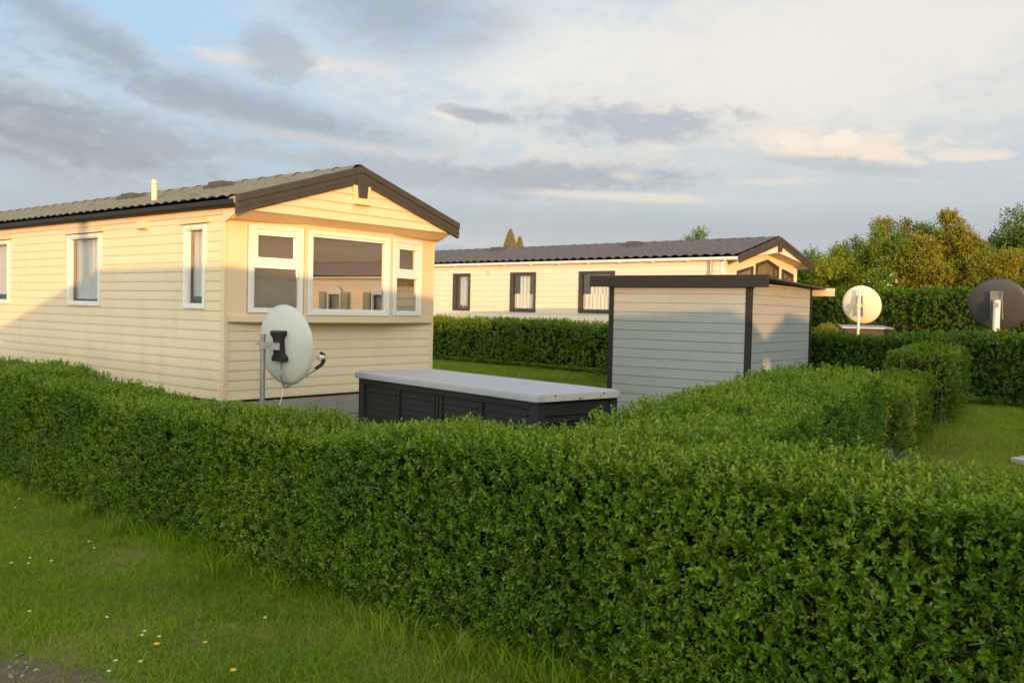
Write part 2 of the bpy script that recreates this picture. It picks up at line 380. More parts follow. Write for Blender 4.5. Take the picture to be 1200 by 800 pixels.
def grass(name, label, n, sampler, hgt, wid, mat, seed, lean=.35, tint=.4, tall=None, kind='stuff', cat='grass'):
    r = np.random.default_rng(seed); x, y = sampler(r, n); n = len(x)
    P = np.stack([x, y, gz(x, y) - .004], 1)
    cl = vnoise(P * [1, 1, 0], .22, seed) * .6 + vnoise(P * [1, 1, 0], .8, seed + 1) * .4
    h = hgt * (.45 + 1.0 * cl) * r.uniform(.5, 1.35, n)
    if tall is not None: h = h * tall(x, y, r)
    a = r.uniform(0, 2 * np.pi, n); ln = lean * r.uniform(.3, 1.6, n)
    D = np.stack([np.cos(a), np.sin(a), np.zeros(n)], 1); w = (wid * r.uniform(.6, 1.3, n))[:, None]
    b = r.uniform(0, 2 * np.pi, n); S = np.stack([np.cos(b), np.sin(b), np.zeros(n)], 1)
    up = np.array([0, 0, 1.]); h = h[:, None]; ln = ln[:, None]
    m = P + up * h * .55 + D * h * ln * .35; tp = P + up * h * .92 + D * h * ln * 1.1
    V = np.stack([P - S * w * .5, P + S * w * .5, m + S * w * .42, m - S * w * .42, tp + S * w * .06, tp - S * w * .06], 1).reshape(-1, 3)
    bi = np.arange(n)[:, None] * 6
    F = np.concatenate([bi + np.array([[0, 1, 2, 3]]), bi + np.array([[3, 2, 4, 5]])], 1).reshape(-1, 4)
    T = np.clip(tint + (vnoise(P * [1, 1, 0], .5, seed + 7) - .5) * .5 + r.normal(size=n) * .16, 0, 1)
    o = np_mesh(name, V, F, mat, None, np.repeat(T, 2))
    return tag(o, label, cat, kind=kind)

# =================================================================== CARAVANS
def clad(mb, o, u, n, L, z0, z1, pitch, depth, holes=(), style='lap'):
    """boarded wall from o along u (length L), outward n, with rectangular holes (u0,u1,z0,z1)"""
    o, u, n = Vector(o), Vector(u), Vector(n)
    if style == 'lap': prof = [(0, .0), (.02, 1.0), (.30, .92), (.62, .55), (.90, .12), (1.0, .0)]
    else: prof = [(0, .0), (.03, .0), (.09, 1.0), (.985, 1.0), (1.0, .0)]
    lev = []
    k = 0
    while z0 + k * pitch < z1 - 1e-6:
        for f, d in prof:
            z = z0 + (k + f) * pitch
            lev.append((min(z, z1), d * depth))
            if z >= z1: break
        k += 1
    hz = sorted({h for H in holes for h in H[2:4]})
    out = []
    for (za, da), (zb, db) in zip(lev[:-1], lev[1:]):
        cuts = [h for h in hz if za + 1e-6 < h < zb - 1e-6]
        zs = [za] + cuts + [zb]
        dd = [da + (db - da) * ((z - za) / (zb - za) if zb > za else 1) for z in zs]
        out += [(zs[i], dd[i], zs[i + 1], dd[i + 1]) for i in range(len(zs) - 1)]
    for za, da, zb, db in out:
        zm = (za + zb) / 2
        iv = [(0.0, L)]
        for a, b, c, d in holes:
            if c < zm < d:
                nv = []
                for p, q in iv:
                    if b <= p or a >= q: nv.append((p, q)); continue
                    if a > p: nv.append((p, a))
                    if b < q: nv.append((b, q))
                iv = nv
        for p, q in iv:
            up = Vector((0, 0, 1))
            mb.quad(o + u * p + n * da + up * za, o + u * q + n * da + up * za, o + u * q + n * db + up * zb, o + u * p + n * db + up * zb)

def window(parent, o, u, n, u0, u1, z0, z1, frame, fmat, glass, lights=None, proud=.025, deep=.07, curtain=None, sash=.028, name='window', hood=None):
    """framed window in the plane o,u,n: outer frame, then glazed lights (u0,u1,z0,z1 lists)"""
    o, u, n = Vector(o), Vector(u), Vector(n); up = Vector((0, 0, 1))
    lights = lights or [(u0 + frame, u1 - frame, z0 + frame, z1 - frame)]
    mb = MB()
    B = lambda a, b, c, d, lo, hi: mb.obox(o, u, up, n, (a, b), (c, d), (lo, hi))
    fr = min(frame, .045)
    B(u0, u0 + fr, z0, z1, -deep, proud); B(u1 - fr, u1, z0, z1, -deep, proud)
    B(u0 + fr, u1 - fr, z0, z0 + fr, -deep, proud); B(u0 + fr, u1 - fr, z1 - fr, z1, -deep, proud)
    # fill between outer frame and lights with sash bars, rows by lights
    ls = sorted(lights, key=lambda l: l[2]); zc = z0 + fr
    for i, (a, b, c, d) in enumerate(ls):
        top = z1 - fr if i == len(ls) - 1 else (d + ls[i + 1][2]) / 2
        if c > zc + 1e-4: B(u0 + fr, u1 - fr, zc, c, -deep + .01, proud - .012)
        if a > u0 + fr + 1e-4: B(u0 + fr, a, c, d, -deep + .01, proud - .012)
        if b < u1 - fr - 1e-4: B(b, u1 - fr, c, d, -deep + .01, proud - .012)
        if top > d + 1e-4: B(u0 + fr, u1 - fr, d, top, -deep + .01, proud - .012)
        zc = top
    w = mb.build(name, fmat, parent, bevel=.004)
    for (a, b, c, d) in lights:
        g = MB(); g.obox(o, u, up, n, (a - .004, b + .004), (c - .004, d + .004), (-deep * .55 - .004, -deep * .55)); g.build('pane', glass, w)
    if curtain:
        for spec in (curtain if isinstance(curtain, list) else [curtain]):
            a, b, c, d, mat, amp = spec
            g = MB(); k = max(2, int((b - a) / .022)); ph = random.random() * 6
            pr = [(a + (b - a) * i / k, -deep - .05 + amp * (math.sin(ph + i * 1.15) + .5 * math.sin(ph * 2 + i * .53))) for i in range(k + 1)]
            for (p, dp), (q, dq) in zip(pr[:-1], pr[1:]):
                g.quad(o + u * p + n * dp + up * c, o + u * q + n * dq + up * c, o + u * q + n * dq + up * d, o + u * p + n * dp + up * d)
            g.build('curtain' if amp > .002 else 'blind', mat, w, smooth=True)
    if hood:
        g = MB(); a, b = u0 - .06, u1 + .05
        for p, q in ((a, b),):
            g.prism([o + u * p + up * (z1 + .028), o + u * p + n * .065 + up * (z1 + .006), o + u * p + n * .065 + up * (z1 + .014), o + u * p + n * .0 + up * (z1 + .085)], u * (q - p))
        g.build('window_hood', hood, w)
    return w

def tiled_roof(parent, mat, W, y0, y1, zE, zA, ov, name='roof', step=.034, wave=.13, course=.30, amp=.011):
    """profiled tile sheets on both slopes and a ridge cap, one mesh"""
    mid = W / 2; V = []; F = []
    ny = int((y1 - y0) / step)
    run = mid + ov; sl = math.hypot(run, zA - zE); nc = max(3, int(round(sl / course)))
    us = []
    for c in range(nc): us += [(c / nc, 1.0), ((c + .5) / nc, .55), ((c + .985) / nc, .1)]
    us.append((1.0, .1))
    ys = np.linspace(y0, y1, ny + 1)
    wv = np.abs(np.sin(np.pi * ys / wave)) ** .8
    for sgn in (-1, 1):
        base = len(V)
        for (t, k) in us:
            for y, w in zip(ys, wv):
                x = mid + sgn * run * (1 - t); z = zE + (zA - zE) * t + amp * 2 * w + .018 * k
                V.append((x, y, z))
        m = len(ys)
        for i in range(len(us) - 1):
            for j in range(ny):
                q = (base + i * m + j, base + i * m + j + 1, base + (i + 1) * m + j + 1, base + (i + 1) * m + j)
                F.append(q if sgn > 0 else q[::-1])
        # underside
        a = len(V)
        V += [(mid + sgn * run, y0, zE - .03), (mid + sgn * run, y1, zE - .03), (mid, y1, zA - .03), (mid, y0, zA - .03)]
        F.append((a, a + 1, a + 2, a + 3))
    mb = MB(); mb.add(V, F)
    rid = [(mid + .11, zA - .01), (mid + .07, zA + .035), (mid, zA + .05), (mid - .07, zA + .035), (mid - .11, zA - .01)]
    y = y0
    while y < y1 - .02:
        ye = min(y + .38, y1); e = .012
        for (xa, za), (xb, zb) in zip(rid[:-1], rid[1:]):
            mb.quad((xa, y, za + e), (xb, y, zb + e), (xb, ye, zb), (xa, ye, za))
        y = ye
    return mb.build(name, mat, parent)

def bargeboard(parent, mat, W, y, zE, zA, ov, hgt, th=.045, face=-1):
    mid = W / 2
    for sgn in (-1, 1):
        mb = MB(); xe = mid + sgn * (mid + ov); x0 = mid
        for (dz0, dz1, t0, t1) in ((-hgt, .03, 0, th), (-.045, .035, -.014, th + .001), (-hgt + .055, -.075, -.005, th + .0005)):
            pts = [(x0, 0, zA + dz1), (xe, 0, zE + dz1), (xe, 0, zE + dz0), (x0, 0, zA + dz0)]
            pts = [(p[0], y + face * -t0 if face > 0 else y + t0, p[2]) for p in pts]
            mb.prism(pts, (0, (t1 - t0) * (1 if face < 0 else -1), 0))
        mb.build('bargeboard', mat, parent, bevel=.004)

def roof_vent(parent, x, y, W, zE, zA, ov, lx, ly, h, mat):
    mid = W / 2; z = zA - abs(x - mid) / (mid + ov) * (zA - zE)
    mb = MB(); a = (zA - zE) / (mid + ov)
    p = [(x - lx / 2, y - ly / 2), (x + lx / 2, y - ly / 2), (x + lx / 2, y + ly / 2), (x - lx / 2, y + ly / 2)]
    zt = z + h
    mb.hexa([(px, py, z - .08) for px, py in p] + [(x + (px - x) * .8, y + (py - y) * .82, zt) for px, py in p])
    mb.box(x - lx / 2 - .02, x + lx / 2 + .02, y - ly / 2 - .02, y + ly / 2 + .02, z - .1, z + .03)
    return mb.build('roof_vent', mat, parent, bevel=.012)

def gutter(parent, mat, x, y0, y1, z, sgn, brackets=None):
    mb = MB(); pr = [(0, .0), (0, -.05), (.025, -.075), (.07, -.075), (.095, -.05), (.095, .0), (.085, 0), (.085, -.045), (.06, -.065), (.03, -.065), (.01, -.045), (.01, 0)]
    mb.prism([(x + sgn * a, y0, z + b) for a, b in pr], (0, y1 - y0, 0))
    if brackets:
        y = y0 + .3
        while y < y1:
            mb.box(min(x, x + sgn * .10), max(x, x + sgn * .10), y, y + .03, z - .088, z - .0755); y += brackets
    return mb.build('gutter', mat, parent)

X, Y_, Z = Vector((1, 0, 0)), Vector((0, 1, 0)), Vector((0, 0, 1))

# ------------------------------------------------- the near caravan
A1 = R(-50.62)
C1 = Vector((-3.122, 9.660, .556))
g1 = float(gz(C1.x, C1.y))
c1 = empty('static_caravan', (C1.x, C1.y, g1), -A1)
tag(c1, 'cream static caravan with dark gable trim, white framed bay window and olive tiled roof', 'caravan', 'static caravans')
zb = C1.z - g1                       # bottom of cladding above local ground
W1, L1 = 3.19, 11.2
zE1, zA1, ov1, y01 = zb + 2.165, zb + 2.69, .105, -.38
sw = [(.35, .79, zb + .995, zb + 1.935), (2.77, 3.68, zb + .995, zb + 1.93), (5.58, 6.50, zb + .995, zb + 1.93), (8.6, 9.3, zb + 1.3, zb + 1.93)]
mb = MB()
clad(mb, (0, L1, 0), -Y_, -X, L1, zb, zb + 2.10, .1085, .0095, [(L1 - b, L1 - a, c, d) for a, b, c, d in sw])
clad(mb, (0, 0, 0), X, -Y_, W1, zb, zb + .87, .1085, .0095)
clad(mb, (W1, 0, 0), Y_, X, L1, zb, zb + 2.10, .1085, .0095)
clad(mb, (W1, L1, 0), -X, Y_, W1, zb, zb + 2.6, .1085, .013)
# side cheeks carried forward under the gable
for x, nx in ((-.008, -1), (W1 + .008, 1)):
    mb.prism([(x, 0.0, zb + 1.93), (x, 0.0, zb + 2.13), (x, y01 + .06, zb + 2.16), (x, y01 + .06, zb + 2.06)], (nx * .012, 0, 0))
mb.build('cladding', M['cream'], c1)
for x0, x1 in ((-.018, .045), (W1 - .045, W1 + .018)):
    mb = MB(); mb.box(x0, x1, -.018, .05, zb - .01, zb + 2.0); mb.build('corner_trim', M['cream_panel'], c1, bevel=.006)
# bow front
pb = .17; bow = [(0.03, -.02), (.93, -pb), (2.26, -pb), (W1 - .03, -.02)]
bay = MB(); hol = [[(.215, .895, zb + .967, zb + 1.937)], [(.035, 1.34 - .03, zb + .948, zb + 1.928)], [(.05, .66, zb + .955, zb + 1.935)]]
fr = []
for i in range(3):
    a, b = Vector((*bow[i], 0)), Vector((*bow[i + 1], 0)); u = (b - a).normalized(); n = Vector((u.y, -u.x, 0)); L = (b - a).length
    fr.append((a, u, n, L))
    for s0, s1, z0, z1, d in ((0, L, zb + .865, zb + .93, .028), (0, L, zb + .93, zb + 2.04, .0)):
        hs = [h for h in hol[i]] if d == 0 else []
        iv = [(s0, s1, z0, z1)]
        for (p, q, c, e) in hs:
            iv = [(s0, p, z0, z1), (q, s1, z0, z1), (p, q, z0, c), (p, q, e, z1)]
        for (p, q, c, e) in iv:
            bay.obox(a, u, Z, n, (p, q), (c, e), (-.03, d))
    # thin cover strip over each facet joint
    if i: bay.obox(a, u, Z, n, (-.012, .03), (zb + .93, zb + 2.02), (-.02, .012))
bay.prism([(p[0], p[1], zb + .863) for p in bow] , (0, 0, -.012))
bay.build('bay_panel', M['cream_panel'], c1)
a, u, n, L = fr[0]
window(c1, a, u, n, .225, .885, zb + .967, zb + 1.937, .06, M['upvc'], M['glass'], [(.298, .836, zb + 1.022, zb + 1.462), (.338, .797, zb + 1.582, zb + 1.824)], proud=.022, deep=.04, curtain=[(.24, .87, zb + 1.52, zb + 1.92, M['blind'], 0.0), (.24, .87, zb + .98, zb + 1.52, M['reflect_sheet'], .004)])  # lower grey sheet is added as the pane's sky reflection
a, u, n, L = fr[1]
window(c1, a, u, n, .035, 1.31, zb + .948, zb + 1.928, .075, M['upvc'], M['glass'], [(.115, 1.235, zb + 1.022, zb + 1.853)], proud=.022, deep=.04, curtain=[(.05, 1.3, zb + 1.42, zb + 1.92, M['blind'], 0.0)])
a, u, n, L = fr[2]
window(c1, a, u, n, .05, .66, zb + .955, zb + 1.935, .06, M['upvc'], M['glass'], [(.13, .585, zb + 1.02, zb + 1.435), (.175, .55, zb + 1.556, zb + 1.806)], proud=.022, deep=.04, curtain=[(.06, .65, zb + 1.50, zb + 1.92, M['blind'], 0.0), (.06, .65, zb + .98, zb + 1.50, M['reflect_sheet'], .004)])  # same added sheet behind the lower pane, greyed as reflected sky
# side windows with nets
for i, (s0, s1, z0, z1) in enumerate(sw):
    cur = [(s0 + .10, s1 - .02, z0 + (.09 if i == 1 else .14), z1 - .03, M['curtain'], .010)]
    window(c1, (0, 0, 0), -Y_, -X, -s1, -s0, z0, z1, .06, M['upvc'], M['glass_side'], proud=.03, deep=.045,
           curtain=[(-s1 + .02, -s0 - .05, c[2], c[3], c[4], c[5]) for c in cur], hood=M['cream_panel'])
# gable and soffit
mb = MB(); yg = y01 + .05; xl, xr = .02, W1 - .02
zs1 = zb + 2.055
tri = [(xl, zs1), (xr, zs1), (xr, zb + 2.14), (W1 / 2, zA1 - .06), (xl, zb + 2.14)]
mb.prism([(x, yg, z) for x, z in tri], (0, .02, 0))
for k, zz in enumerate((zb + 2.055, zb + 2.155, zb + 2.265, zb + 2.375, zb + 2.485)):   # cladding laps on the gable
    hw = (zA1 - .1 - zz) / (zA1 - zE1) * (W1 / 2 + ov1)
    hw = min(hw, W1 / 2 - .03)
    mb.prism([(W1 / 2 - hw, yg, zz), (W1 / 2 - hw, yg - .014, zz + .004), (W1 / 2 - hw, yg, zz + .09)], (2 * hw, 0, 0))
sof = [(yg, zs1), (yg + .05, zb + 2.035), (-.16, zb + 1.975), (-.02, zb + 1.955), (-.02, zb + 1.99), (yg, zb + 2.09)]
mb.prism([(xl - .02, y, z) for y, z in sof], (W1, 0, 0))
mb.build('gable_panel', M['cream_panel'], c1)
bargeboard(c1, M['bronze'], W1, y01, zE1, zA1, ov1, .165)
mb = MB(); m_ = W1 / 2
mb.prism([(m_ - .085, y01 - .024, zA1 - .12), (m_ + .085, y01 - .024, zA1 - .12), (m_ + .065, y01 - .024, zA1 - .345), (m_ - .065, y01 - .024, zA1 - .345)], (0, .05, 0))
mb.build('finial', M['bronze'], c1, bevel=.006)
mb = MB(); mb.prism([(m_ - .13, y01 - .006, zA1 - .2), (m_ + .13, y01 - .006, zA1 - .2), (m_ + .105, y01 - .006, zA1 - .41), (m_ - .105, y01 - .006, zA1 - .41)], (0, .05, 0))
mb.prism([(m_ - .115, y01 - .03, zA1 - .425), (m_ + .115, y01 - .03, zA1 - .425), (m_ + .11, y01 - .03, zA1 - .385), (m_ - .11, y01 - .03, zA1 - .385)], (0, .06, 0))
mb.build('finial_backplate', M['cream_panel'], c1, bevel=.005)
tiled_roof(c1, M['tile_olive'], W1, y01 + .05, L1 + .2, zE1, zA1, ov1, wave=.19, course=.29, amp=.013)
for x, s in ((-.025, -1), (W1 + .025, 1)): gutter(c1, M['gutter_dark'], x, y01 + .06, L1 + .1, zE1 - .005, s)
mb = MB(); mb.tube([(-.055, y01 + .03, zE1 - .02), (-.055, y01 + .16, zE1 - .02)], [.062, .05], 12); mb.build('eaves_end_cap', M['tile_sunlit'], c1)
mb = MB()                             # dark eaves board behind the gutter
mb.box(-.024, -.006, 0.0, L1, zb + 2.02, zb + 2.13); mb.build('eaves_board', M['cream_panel'], c1)
for y in (2.0, 4.35): roof_vent(c1, 1.25, y, W1, zE1, zA1, ov1, .32, .38, .085, M['vent_box'])
mb = MB(); mb.tube([(.42, 2.25, zE1 + .1), (.42, 2.25, zE1 + .40)], .036, 14); mb.tube([(.42, 2.25, zE1 + .40), (.42, 2.25, zE1 + .425)], .044, 14); mb.tube([(.42, 2.25, zE1 + .425), (.42, 2.25, zE1 + .45)], .03, 14); mb.build('flue', M['flue'], c1, smooth=False)
mb = MB(); mb.box(-.055, .0, 1.62, 1.80, zb + 1.93, zb + 2.04); mb.prism([(-.07, 1.6, zb + 1.93), (-.07, 1.82, zb + 1.93), (-.055, 1.82, zb + 1.95), (-.055, 1.6, zb + 1.95)], (0, 0, .01)); mb.build('wall_vent', M['cream_panel'], c1, bevel=.005)
# skirting under the body
mb = MB(); mb.box(.02, W1 - .02, .02, L1 - .02, zb - .09, zb - .002); mb.build('underframe', M['under_gap'], c1)
mb = MB()
for x0, x1, y0, y1 in ((.0, W1, -.005, .02), (.0, .02, .021, L1), (W1 - .02, W1, .021, L1), (0.021, W1 - .021, L1 - .02, L1)):
    for z0, z1 in ((-.1, zb - .27), (zb - .262, zb - .03)): mb.box(x0, x1, y0, y1, z0, z1)
mb.build('skirting', M['skirt'], c1)
mb = MB(); mb.box(.03, W1 - .03, .6, L1 - .03, zb + .02, zb + .04); mb.build('floor', M['floor_in'], c1)
mb = MB(); mb.box(.05, W1 - .05, 4.6, 4.63, zb + .04, zb + 2.0); mb.build('partition', M['floor_in'], c1)
mb = MB(); mb.quad((.02, .0, zb + 2.05), (W1 - .02, 0, zb + 2.05), (W1 - .02, L1 - .02, zb + 2.05), (.02, L1 - .02, zb + 2.05)); mb.build('ceiling_board', M['cream_panel'], c1)

# ------------------------------------------------- the farther caravan
A2 = R(-48.33)
C2 = Vector((4.709, 20.044, 0)); g2 = float(gz(C2.x, C2.y))
c2 = empty('static_caravan', (C2.x, C2.y, g2), -A2)
tag(c2, 'ivory static caravan with dark brown window frames and brown roof behind the low hedge', 'caravan', 'static caravans')
W2, L2 = 3.78, 12.5
q = -g2
zE2, zA2, ov2, y02 = q + 2.925, q + 3.46, .10, -.45
sw2 = [(2.95, 4.05, q + 1.60, q + 2.655), (5.49, 6.39, q + 1.595, q + 2.655), (7.92, 8.60, q + 1.59, q + 2.65), (10.2, 11.0, q + 1.59, q + 2.65)]
mb = MB(); b2 = .45
clad(mb, (0, L2, 0), -Y_, -X, L2, b2, q + 2.88, .15, .010, [(L2 - b, L2 - a, c, d) for a, b, c, d in sw2])
clad(mb, (0, 0, 0), X, -Y_, W2, b2, q + 1.5, .15, .010)
clad(mb, (W2, 0, 0), Y_, X, L2, b2, q + 2.88, .15, .010)
clad(mb, (W2, L2, 0), -X, Y_, W2, b2, q + 3.3, .15, .010)
mb.build('cladding', M['cream2'], c2)
for x0, x1 in ((-.02, .10), (W2 - .10, W2 + .02)):
    mb = MB(); mb.box(x0, x1, -.02, .06, b2, q + 2.85); mb.build('corner_trim', M['upvc'], c2)
mb = MB(); mb.tube([(-.055, .30, q + 2.83), (-.055, .30, b2)], .034, 10); mb.build('downpipe', M['galv'], c2)
# front wall with sloping-headed windows
fw = MB(); yb = -.16; F3 = [(.55, 1.38, 2.66, 2.82), (1.55, 2.05, 2.86, 2.99), (2.05, 2.65, 2.99, 2.86), (2.9, 3.55, 2.80, 2.68)]
fw.prism([(.02, -.001, q + 1.5), (W2 - .02, -.001, q + 1.5), (W2 - .02, -.001, q + 2.9), (W2 / 2 + .2, -.001, q + 3.30), (W2 / 2 - .2, -.001, q + 3.30), (.02, -.001, q + 2.9)], (0, .02, 0))
fw.build('front_panel', M['cream2'], c2)
def slopewin(x0, x1, z0, tops):
    """window with a sloping or peaked head; tops = list of (x,z)"""
    o = MB(); t = .055
    n = len(tops)
    ring = [(x0, z0)] + [tops[0]] + tops[1:] if False else [(x0, z0), (x1, z0)] + tops[::-1]
    cx = sum(p[0] for p in ring) / len(ring); cz = sum(p[1] for p in ring) / len(ring)
    inn = [(p[0] + (t if p[0] < cx else -t) * (abs(p[0] - cx) > .05), p[1] + (t if p[1] < cz else -t * 1.15)) for p in ring]
    for i in range(len(ring)):
        j = (i + 1) % len(ring)
        o.prism([(ring[i][0], -.045, q + ring[i][1]), (ring[j][0], -.045, q + ring[j][1]), (inn[j][0], -.045, q + inn[j][1]), (inn[i][0], -.045, q + inn[i][1])], (0, .04, 0))
    zt = z0 + (min(z for _, z in tops) - z0) * .76
    o.box(x0 + t, x1 - t, -.04, -.008, q + zt - .03, q + zt + .03)
    if x1 - x0 > 1: 
        o.box(x0 + .78 * (x1 - x0) - .02, x0 + .78 * (x1 - x0) + .02, -.0385, -.008, q + z0 + t, q + zt - .03)
        o.box(x0 + .78 * (x1 - x0) - .02, x0 + .78 * (x1 - x0) + .02, -.0385, -.008, q + zt + .03, q + min(z for _, z in tops) - .03)
    else: o.box((x0 + x1) / 2 - .02, (x0 + x1) / 2 + .02, -.0385, -.008, q + z0 + t, q + zt - .03)
    w = o.build('window', M['brown_frame'], c2)
    g = MB(); g.prism([(p[0], -.016, q + p[1]) for p in inn], (0, .006, 0)); g.build('pane', M['glass'], w)
    g = MB(); g.prism([(p[0], -.006, q + p[1]) for p in inn], (0, .003, 0)); g.build('curtain', M['cafe'], w)
slopewin(.60, 1.36, 1.7, [(.60, 2.645), (1.36, 2.79)])
slopewin(1.53, 2.72, 1.7, [(1.53, 2.86), (2.10, 2.985), (2.72, 2.84)])
slopewin(2.93, 3.56, 1.7, [(2.93, 2.80), (3.56, 2.69)])
mb = MB(); yg = y02 + .05
# gable board with a chevron lower edge and the soffit behind it
zi = q + 2.98; mid2 = W2 / 2
ch = [(.0, q + 2.88), (mid2, q + 3.12), (W2, q + 2.88)]
mb.prism([(.0, yg, q + 2.88), (mid2, yg, q + 3.13), (W2, yg, q + 2.88), (W2, yg, q + 2.93), (mid2, yg, zA2 - .05), (0, yg, q + 2.93)][0:3] + [(W2, yg, q + 2.94), (mid2, yg, zA2 - .06), (0, yg, q + 2.94)], (0, .02, 0))
for s0, s1 in (((.0, q + 2.878), (mid2, q + 3.128)), ((mid2, q + 3.128), (W2, q + 2.878))):
    mb.prism([(s0[0], yg + .021, s0[1]), (s1[0], yg + .021, s1[1]), (s1[0], yg + .021, s1[1] + .03), (s0[0], yg + .021, s0[1] + .03)], (0, -y02 - .08, 0))
mb.build('gable_panel', M['cream2'], c2)
bargeboard(c2, M['brown_barge'], W2, y02, zE2, zA2, ov2, .15)
mb = MB(); mb.box(mid2 - .06, mid2 + .06, y02 - .024, y02 + .03, zA2 - .32, zA2 - .1); mb.build('finial', M['brown_barge'], c2, bevel=.006)
tiled_roof(c2, M['tile_brown'], W2, y02 + .05, L2 + .2, zE2, zA2, ov2, wave=.27, course=.36, amp=.026)
for x, s in ((-.02, -1), (W2 + .02, 1)): gutter(c2, M['upvc'], x, y02 + .06, L2 + .1, zE2 - .005, s, brackets=.95)
roof_vent(c2, 1.55, 3.45, W2, zE2, zA2, ov2, .36, .42, .13, M['vent_box']); roof_vent(c2, 1.6, 8.35, W2, zE2, zA2, ov2, .36, .5, .12, M['vent_box'])
mb = MB(); mb.box(-.03, 0, 7.14, 7.30, q + 2.60, q + 2.715); mb.build('wall_vent', M['cream_panel'], c2, bevel=.004)
for i, (s0, s1, z0, z1) in enumerate(sw2):
    if i < 2:
        cu = [(-s1 + .06, -s0 - .06, z0 + .10, z0 + .48, M['cafe'], .016), (-s1 + .22, -s0 - .3, z0 + .45, z1 - .1, M['curtain'], .016)]
        if i == 0: cu[1] = (-s1 + .30, -s0 - .1, z0 + .45, z1 - .1, M['curtain'], .016)
    else: cu = [(-s1 + .16, -s0 - .1, z0 + .16, z1 - .08, M['curtain'], .004)]
    window(c2, (0, 0, 0), -Y_, -X, -s1, -s0, z0, z1, .075, M['brown_frame'], M['glass_side'], proud=.04, deep=.06, curtain=cu)
mb = MB(); mb.box(.0, W2, .0, L2, -.1, b2 - .02); mb.build('skirting', M['skirt'], c2)
mb = MB(); mb.box(.03, W2 - .03, .6, L2 - .03, b2 + .02, b2 + .04); mb.build('floor', M['floor_in'], c2)
mb = MB(); mb.box(.05, W2 - .05, 4.7, 4.73, b2 + .04, q + 2.8); mb.build('partition', M['floor_in'], c2)

# ------------------------------------------------- caravans across the path (behind the viewer): they throw the evening shade, some added only for that
def plain_caravan(loc, rz, W, L, wall, apex, label, mat, roofmat, shutters=False, flue=None):
    x, y = loc; g = float(gz(x, y)) - .02
    t = empty('static_caravan', (x, y, g), rz); tag(t, label, 'caravan', 'static caravans')
    hs = [(1.2, 2.0), (3.4, 4.4), (6.0, 6.9)] if not shutters else [(1.35 + 1.95 * k, 1.95 + 1.95 * k) for k in range(4)]
    z0, z1 = (wall - 1.5, wall - .52) if shutters else (wall - 1.25, wall - .32)
    mb = MB(); b = .4
    clad(mb, (0, L, 0), -Y_, -X, L, b, wall, .15, .01, [(L - q1, L - q0, z0, z1) for q0, q1 in hs])
    clad(mb, (0, 0, 0), X, -Y_, W, b, wall, .15, .01); clad(mb, (W, 0, 0), Y_, X, L, b, wall, .15, .01); clad(mb, (W, L, 0), -X, Y_, W, b, wall, .15, .01)
    for yy in (0, L): mb.poly([(0, yy, wall), (W, yy, wall), (W / 2, yy, apex - .05)])
    mb.build('cladding', mat, t)
    tiled_roof(t, roofmat, W, -.3, L + .3, wall + .03, apex, .12, step=.095, wave=.19)
    bargeboard(t, M['brown_barge'], W, -.3, wall + .03, apex, .12, .15)
    for xx, s in ((-.02, -1), (W + .02, 1)): gutter(t, M['upvc'], xx, -.25, L + .25, wall + .02, s)
    mb = MB(); mb.box(0, W, 0, L, -.2, b - .02); mb.build('skirting', M['skirt'], t)
    for q0, q1 in hs:
        w = window(t, (0, 0, 0), -Y_, -X, -q1, -q0, z0, z1, .06, M['upvc'], M['glass_side'], proud=.04, deep=.06, curtain=[(-q1 + .07, -q0 - .07, z0 + .1, z1 - .1, M['curtain'], .012)])
        if shutters:
            a = MB(); n = 9; cx = -(q0 + q1) / 2; rr = (q1 - q0) / 2 + .05
            pts = [(0, cx_, zz) for cx_, zz in [(cx - rr, z1)] + [(cx - rr * math.cos(math.pi * k / n), z1 + .24 * math.sin(math.pi * k / n)) for k in range(n + 1)]]
            a.prism([(-.003, -p[1], p[2]) for p in pts[1:]], (-.05, 0, 0)); a.build('arched_head', M['upvc'], w)
            for s0 in (q0 - .36, q1 + .06):
                a = MB(); a.box(-.05, -.014, s0, s0 + .30, z0 - .02, z1 + .03)
                for k in range(9): a.box(-.058, -.051, s0 + .03, s0 + .27, z0 + .05 + k * .10, z0 + .11 + k * .10)
                a.build('shutter', M['shutter'], t)
    if flue:
        mb = MB(); mb.tube([(W / 2 + .83, flue, wall), (W / 2 + .83, flue, apex + .75)], .08, 10); mb.build('flue', M['flue'], t)
    return t

# -------------------------------------------------------------------- GARDEN SHED
A3 = R(-55.12)
S3 = Vector((3.22, 12.127, 0)); g3 = .204
sh = empty('garden_shed', (S3.x, S3.y, 0), -A3); sh.scale = (1.146, 1.146, 1.146)
tag(sh, 'blue grey boarded garden shed with black corner posts and flat black edged roof', 'shed')
k3 = .8; q = EYE * (1 - k3) - g3; Ds, Ws = 2.385, 1.865          # along x (depth), along y (front)
mb = MB(); zt = q + 2.11 * k3
clad(mb, (0, Ws - .05, 0), -Y_, -X, Ws - .1, q - .10, zt, .117, .010, style='board')
clad(mb, (.05, 0, 0), X, -Y_, Ds - .1, q - .10, zt, .117, .010, style='board')
clad(mb, (Ds, .05, 0), Y_, X, Ws - .1, q - .10, zt - .03, .117, .010, style='board')
clad(mb, (Ds - .05, Ws, 0), -X, Y_, Ds - .1, q - .10, zt, .117, .010, style='board')
mb.build('wall', M['shed'], sh)
for x, y, w in ((0, 0, 1), (0, Ws, 1), (Ds, 0, .55), (Ds, Ws, .55)):
    mb = MB(); a = .045; bx = -.02 if x == 0 else x - a * w; by = (-.02 if y == 0 else y - a)
    mb.box(bx, bx + a * w + .02, by, by + a + .02, -.05, zt - .002); mb.build('corner_post', M['shed_trim'], sh, bevel=.003)
mb = MB(); z0, z1 = q + 2.165 * k3, q + 2.10 * k3
